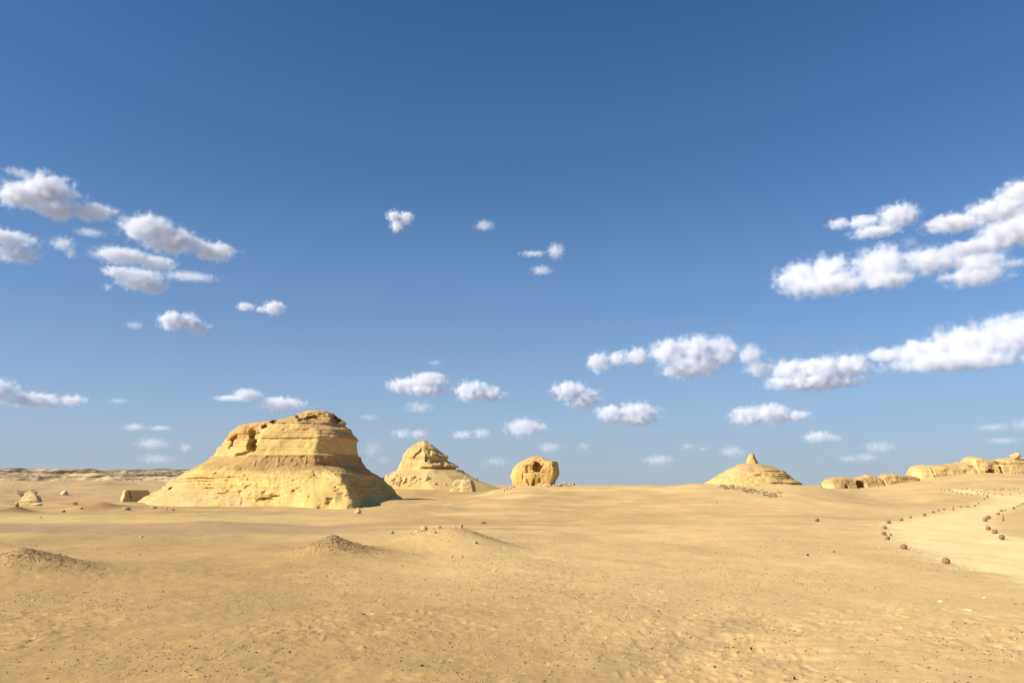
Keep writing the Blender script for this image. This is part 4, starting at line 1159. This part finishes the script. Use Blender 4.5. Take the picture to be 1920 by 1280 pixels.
# ------------------------------------------------------------------ clouds
CLOUDS = [  # label, density, blobs (px, py, rx, ry)
    ('big ragged white cloud highest at the far left', 1.0, [(88, 360, 52, 33), (48, 376, 44, 22), (110, 395, 38, 18), (165, 390, 40, 18)]),
    ('thin wisp above the big ragged cloud at the far left', 0.25, [(30, 324, 26, 10)]),
    ('soft cloud cut by the left edge below the ragged one', 0.8, [(5, 442, 55, 14), (30, 470, 38, 18)]),
    ('small slanting puff right of the soft left-edge cloud', 0.45, [(118, 458, 24, 15), (132, 472, 12, 12)]),
    ('faint strip of cloud under the big ragged one', 0.3, [(168, 437, 28, 9)]),
    ('bright white cloud leaning down to the right, second from the top left', 1.0, [(283, 435, 48, 25), (325, 452, 52, 24), (398, 464, 42, 17)]),
    ('grey-white strip just beneath the bright leaning cloud', 0.75, [(232, 480, 50, 15), (290, 488, 36, 14)]),
    ('lowest bright piece of the left cloud cluster', 0.8, [(262, 524, 42, 21), (225, 514, 30, 10), (285, 537, 26, 12)]),
    ('thin flat strip at the lower right of the left cluster', 0.35, [(355, 520, 52, 9)]),
    ('tiny dot of cloud under the left cluster', 0.3, [(202, 538, 10, 8)]),
    ('compact white puff alone below the left cluster', 1.0, [(325, 603, 25, 18), (352, 602, 22, 15), (370, 613, 22, 13)]),
    ('pair of small joined puffs right of the compact puff', 0.75, [(463, 577, 18, 8), (513, 576, 20, 14), (490, 580, 14, 6)]),
    ('faint wisp left of the compact puff', 0.25, [(252, 610, 18, 9)]),
    ('long low cloud cut by the left edge above the plateau', 0.8, [(5, 735, 34, 20), (60, 750, 55, 15), (130, 747, 24, 12)]),
    ('flat double cloud just above the top of the biggest butte', 0.7, [(465, 741, 26, 12), (440, 748, 34, 6), (527, 757, 44, 15)]),
    ('small faint cloud high over the plateau', 0.35, [(255, 801, 22, 8), (298, 802, 22, 6)]),
    ('faint middle cloud of the group over the plateau', 0.35, [(288, 832, 32, 11), (345, 838, 14, 9)]),
    ('palest lowest cloud over the plateau', 0.22, [(300, 860, 42, 11)]),
    ('small bright heart-shaped puff high in the middle', 0.9, [(738, 406, 15, 11), (760, 408, 15, 13), (745, 424, 13, 13)]),
    ('small translucent puff right of the heart-shaped one', 0.4, [(908, 422, 20, 11)]),
    ('small puff trailing a wisp to its left, high in the middle', 0.5, [(1042, 470, 17, 16), (1000, 475, 26, 6)]),
    ('small translucent puff under the trailing one', 0.4, [(1015, 508, 22, 10)]),
    ('oval cloud left of the twin ovals above the pointed butte', 1.0, [(762, 722, 34, 14), (803, 716, 36, 17), (800, 732, 38, 11)]),
    ('second oval cloud of the twins, nearer the picture middle', 1.0, [(888, 732, 34, 19), (920, 738, 27, 14)]),
    ('faint cloud hanging beneath the left oval', 0.3, [(785, 763, 30, 13)]),
    ('tiny wisp above the twin oval clouds', 0.2, [(815, 680, 14, 6)]),
    ('pale low cloud just above the pointed butte', 0.4, [(755, 813, 22, 10), (785, 814, 20, 11)]),
    ('pale low cloud between the pointed butte and the hollow rock', 0.5, [(868, 815, 22, 9), (903, 812, 18, 11)]),
    ('rounded soft cloud above the hollow rock', 0.7, [(985, 802, 38, 18)]),
    ('faint puff right of the hollow rock', 0.3, [(1030, 838, 26, 11)]),
    ('very faint puff left of the hollow rock', 0.2, [(930, 865, 28, 10)]),
    ('faint upright puff at the shoulder of the biggest butte', 0.25, [(698, 842, 18, 20)]),
    ('upper cloud of the stepped pair right of the middle', 0.9, [(1068, 733, 32, 18), (1098, 745, 28, 17), (1090, 757, 28, 9)]),
    ('lower cloud of the stepped pair right of the middle', 0.9, [(1150, 774, 34, 15), (1195, 775, 38, 20), (1190, 788, 40, 11)]),
    ('two small lumps joined to the left of the tall bright cloud', 0.8, [(1123, 679, 23, 20), (1160, 672, 24, 14), (1195, 668, 26, 17)]),
    ('tall bright heaped cloud with a grey underside', 1.0, [(1255, 658, 34, 27), (1310, 655, 44, 28), (1350, 660, 34, 27), (1295, 685, 58, 22)]),
    ('soft grey cloud between the tall bright one and the long heaped one', 0.65, [(1410, 664, 24, 20), (1425, 688, 30, 18)]),
    ('long heaped cloud with a flat grey base above the domed hill', 1.0, [(1490, 692, 42, 22), (1545, 692, 46, 22), (1592, 688, 34, 24), (1530, 714, 85, 15), (1470, 712, 30, 14)]),
    ('flat-bottomed cloud above and left of the domed hill', 0.9, [(1405, 778, 36, 18), (1446, 775, 34, 19), (1485, 781, 30, 12)]),
    ('small soft cloud right above the low rock ridge', 0.55, [(1535, 819, 30, 12), (1560, 822, 16, 8)]),
    ('faint cloud just left of the pinnacle', 0.3, [(1372, 846, 28, 12)]),
    ('faint low cloud over the sand swell', 0.3, [(1235, 862, 34, 11)]),
    ('pale smudge of cloud over the low rock ridge', 0.25, [(1650, 838, 34, 14), (1625, 857, 26, 10)]),
    ('pale smudge low at the right edge above the cliff ridge', 0.25, [(1865, 801, 34, 9), (1910, 797, 22, 14)]),
    ('huge bright cloud with a lilac base cut by the right edge', 1.0, [(1672, 654, 42, 14), (1735, 655, 52, 26), (1805, 645, 62, 36), (1880, 640, 64, 38), (1790, 678, 110, 17), (1940, 640, 60, 40)]),
    ('very long lumpy cloud, widest in the upper right sky', 1.0, [(1510, 508, 48, 32), (1560, 498, 44, 32), (1560, 527, 70, 20), (1655, 496, 52, 34), (1660, 525, 50, 20), (1735, 500, 52, 24), (1810, 510, 46, 24), (1800, 538, 56, 16)]),
    ('ring-like broken cloud above the very long one', 0.75, [(1620, 412, 34, 12), (1680, 410, 36, 22), (1640, 435, 44, 11), (1578, 410, 22, 10)]),
    ('upper cloud at the right edge, rising toward the corner', 0.95, [(1795, 411, 54, 17), (1865, 398, 52, 22), (1915, 372, 48, 24)]),
    ('lower wedge of cloud at the right edge under the rising one', 0.95, [(1835, 457, 62, 15), (1895, 440, 60, 30), (1930, 420, 50, 32)]),
    ('small faint wisp at the right edge under the wedge', 0.3, [(1900, 495, 32, 9)]),
    ('faint smear between the biggest butte and the pointed butte', 0.18, [(692, 782, 20, 6)]),
    ('small faint puff low between the hollow rock and the swell', 0.22, [(1095, 836, 14, 8)]),
    ('small pale smear low left of the pinnacle cloud', 0.2, [(1290, 836, 16, 7), (1318, 842, 12, 5)]),
    ('faint smear under the pale smudge at the right edge', 0.2, [(1880, 826, 34, 8)]),
    ('thin streak over the plateau right of the long low cloud', 0.2, [(222, 751, 20, 6)]),
    ('dim low puff between the small soft cloud and the low ridge', 0.2, [(1590, 860, 22, 8)]),
    ('dim low puff just left of the pointed butte tip', 0.2, [(720, 862, 16, 10)]),
    ('faint strip under the right end of the ring-like cloud', 0.2, [(1705, 455, 16, 12)]),
]

def cloud_mat(blobs, scale, seed, dens):
    m, t, o = new_mat('cloud_vapour')
    L = t.links.new
    tc = t.nodes.new('ShaderNodeTexCoord')
    base = tc.outputs['Object']
    # warp the space so that the lobes lose their round outline
    mean_r = sum(min(b[2], b[3] * 1.3) for b in blobs) / len(blobs)
    nz = t.nodes.new('ShaderNodeTexNoise'); nz.inputs['Scale'].default_value = 1.15 / mean_r * 1.6; nz.inputs['Detail'].default_value = 6; nz.inputs['Roughness'].default_value = 0.60
    off = t.nodes.new('ShaderNodeVectorMath'); off.operation = 'ADD'; off.inputs[1].default_value = (seed * 37.1, seed * 11.3, seed * 5.7)
    L(base, off.inputs[0]); L(off.outputs[0], nz.inputs['Vector'])
    prev = None
    for (bx, by, rx, ry, dz) in blobs:
        sub = t.nodes.new('ShaderNodeVectorMath'); sub.operation = 'SUBTRACT'; sub.inputs[1].default_value = (bx, dz, by)
        div = t.nodes.new('ShaderNodeVectorMath'); div.operation = 'DIVIDE'; div.inputs[1].default_value = (rx, (rx + ry) * 0.5, ry)
        ln = t.nodes.new('ShaderNodeVectorMath'); ln.operation = 'LENGTH'
        L(base, sub.inputs[0]); L(sub.outputs[0], div.inputs[0]); L(div.outputs[0], ln.inputs[0])
        if prev is None: prev = ln.outputs['Value']
        else:
            mn = t.nodes.new('ShaderNodeMath'); mn.operation = 'SMOOTH_MIN'; mn.inputs[2].default_value = 0.25
            L(prev, mn.inputs[0]); L(ln.outputs['Value'], mn.inputs[1]); prev = mn.outputs[0]
    # 1 - distance + noise
    a = t.nodes.new('ShaderNodeMath'); a.operation = 'MULTIPLY_ADD'; a.inputs[1].default_value = 2.5; a.inputs[2].default_value = -0.13
    L(nz.outputs[0], a.inputs[0])                        # about 0.4 .. 1.4
    s = t.nodes.new('ShaderNodeMath'); s.operation = 'SUBTRACT'
    L(a.outputs[0], s.inputs[0]); L(prev, s.inputs[1])
    mr = t.nodes.new('ShaderNodeMapRange'); mr.interpolation_type = 'SMOOTHSTEP'
    mr.inputs['From Min'].default_value = -0.22; mr.inputs['From Max'].default_value = 1.0
    mr.inputs['To Min'].default_value = 0.0; mr.inputs['To Max'].default_value = dens
    L(s.outputs[0], mr.inputs['Value'])
    v = t.nodes.new('ShaderNodeVolumePrincipled')
    v.inputs['Color'].default_value = (0.92, 0.92, 0.955, 1)
    v.inputs['Anisotropy'].default_value = 0.0
    mr.inputs['To Max'].default_value = 1.0
    pw = t.nodes.new('ShaderNodeMath'); pw.operation = 'POWER'; pw.inputs[1].default_value = 2.3
    ml = t.nodes.new('ShaderNodeMath'); ml.operation = 'MULTIPLY'; ml.inputs[1].default_value = dens
    L(mr.outputs[0], pw.inputs[0]); L(pw.outputs[0], ml.inputs[0])
    L(ml.outputs[0], v.inputs['Density'])
    L(v.outputs[0], o.inputs['Volume'])
    return m

def build_clouds():
    for ci, (label, amt, blobs) in enumerate(CLOUDS):
        x0 = min(b[0] - b[2] for b in blobs); x1 = max(b[0] + b[2] for b in blobs)
        y0 = min(b[1] - b[3] for b in blobs); y1 = max(b[1] + b[3] for b in blobs)
        cxp, cyp = (x0 + x1) / 2, (y0 + y1) / 2
        a, fy, fz = ray(cxp, cyp)
        d = Vector((a, fy, fz)).normalized()
        alt = 1500.0
        dist = min(alt / max(d.z, 0.03), 22000)
        loc = Vector((0, 0, CAM_H)) + d * dist
        s = dist / F_PX * math.cos(math.atan(math.hypot(a, (640 - cyp) / F_PX)))  # one unit = one photo pixel out there
        rg = random.Random(ci)
        lb = [((b[0] - cxp), -(b[1] - cyp), b[2] * 1.0, b[3] * 1.0, rg.uniform(-0.25, 0.25) * b[2]) for b in blobs]
        bm = bmesh.new()
        for (bx, by, rx, ry, dz) in lb:
            for k1 in range(9):
                for k2 in range(14):
                    u1, u2 = math.pi * k1 / 8, 2 * math.pi * k2 / 14
                    q = (math.sin(u1) * math.cos(u2), math.sin(u1) * math.sin(u2), math.cos(u1))
                    bm.verts.new((bx + q[0] * rx * 1.6, dz + q[1] * (rx + ry) * 0.8, by + q[2] * ry * 1.6))
        bmesh.ops.remove_doubles(bm, verts=bm.verts, dist=1e-4)
        res = bmesh.ops.convex_hull(bm, input=bm.verts)
        bmesh.ops.delete(bm, geom=[v for v in bm.verts if not v.link_faces], context='VERTS')
        bmesh.ops.recalc_face_normals(bm, faces=bm.faces)
        me = bpy.data.meshes.new('cloud'); bm.to_mesh(me); bm.free()
        o = bpy.data.objects.new('cloud', me)
        col.objects.link(o)
        o.location = loc
        o.scale = (s, s, s)
        o.rotation_euler = (0, 0, -math.atan2(d.x, d.y))
        mean_ry = sum(b[3] for b in blobs) / len(blobs) * s
        tau = 12.0 * amt ** 1.9 if amt > 0.6 else 6.0 * amt ** 1.5
        me.materials.append(cloud_mat(lb, s, ci, tau / (2 * mean_ry)))
        tag(o, label, 'cloud', 'clouds in the blue sky')
build_clouds()
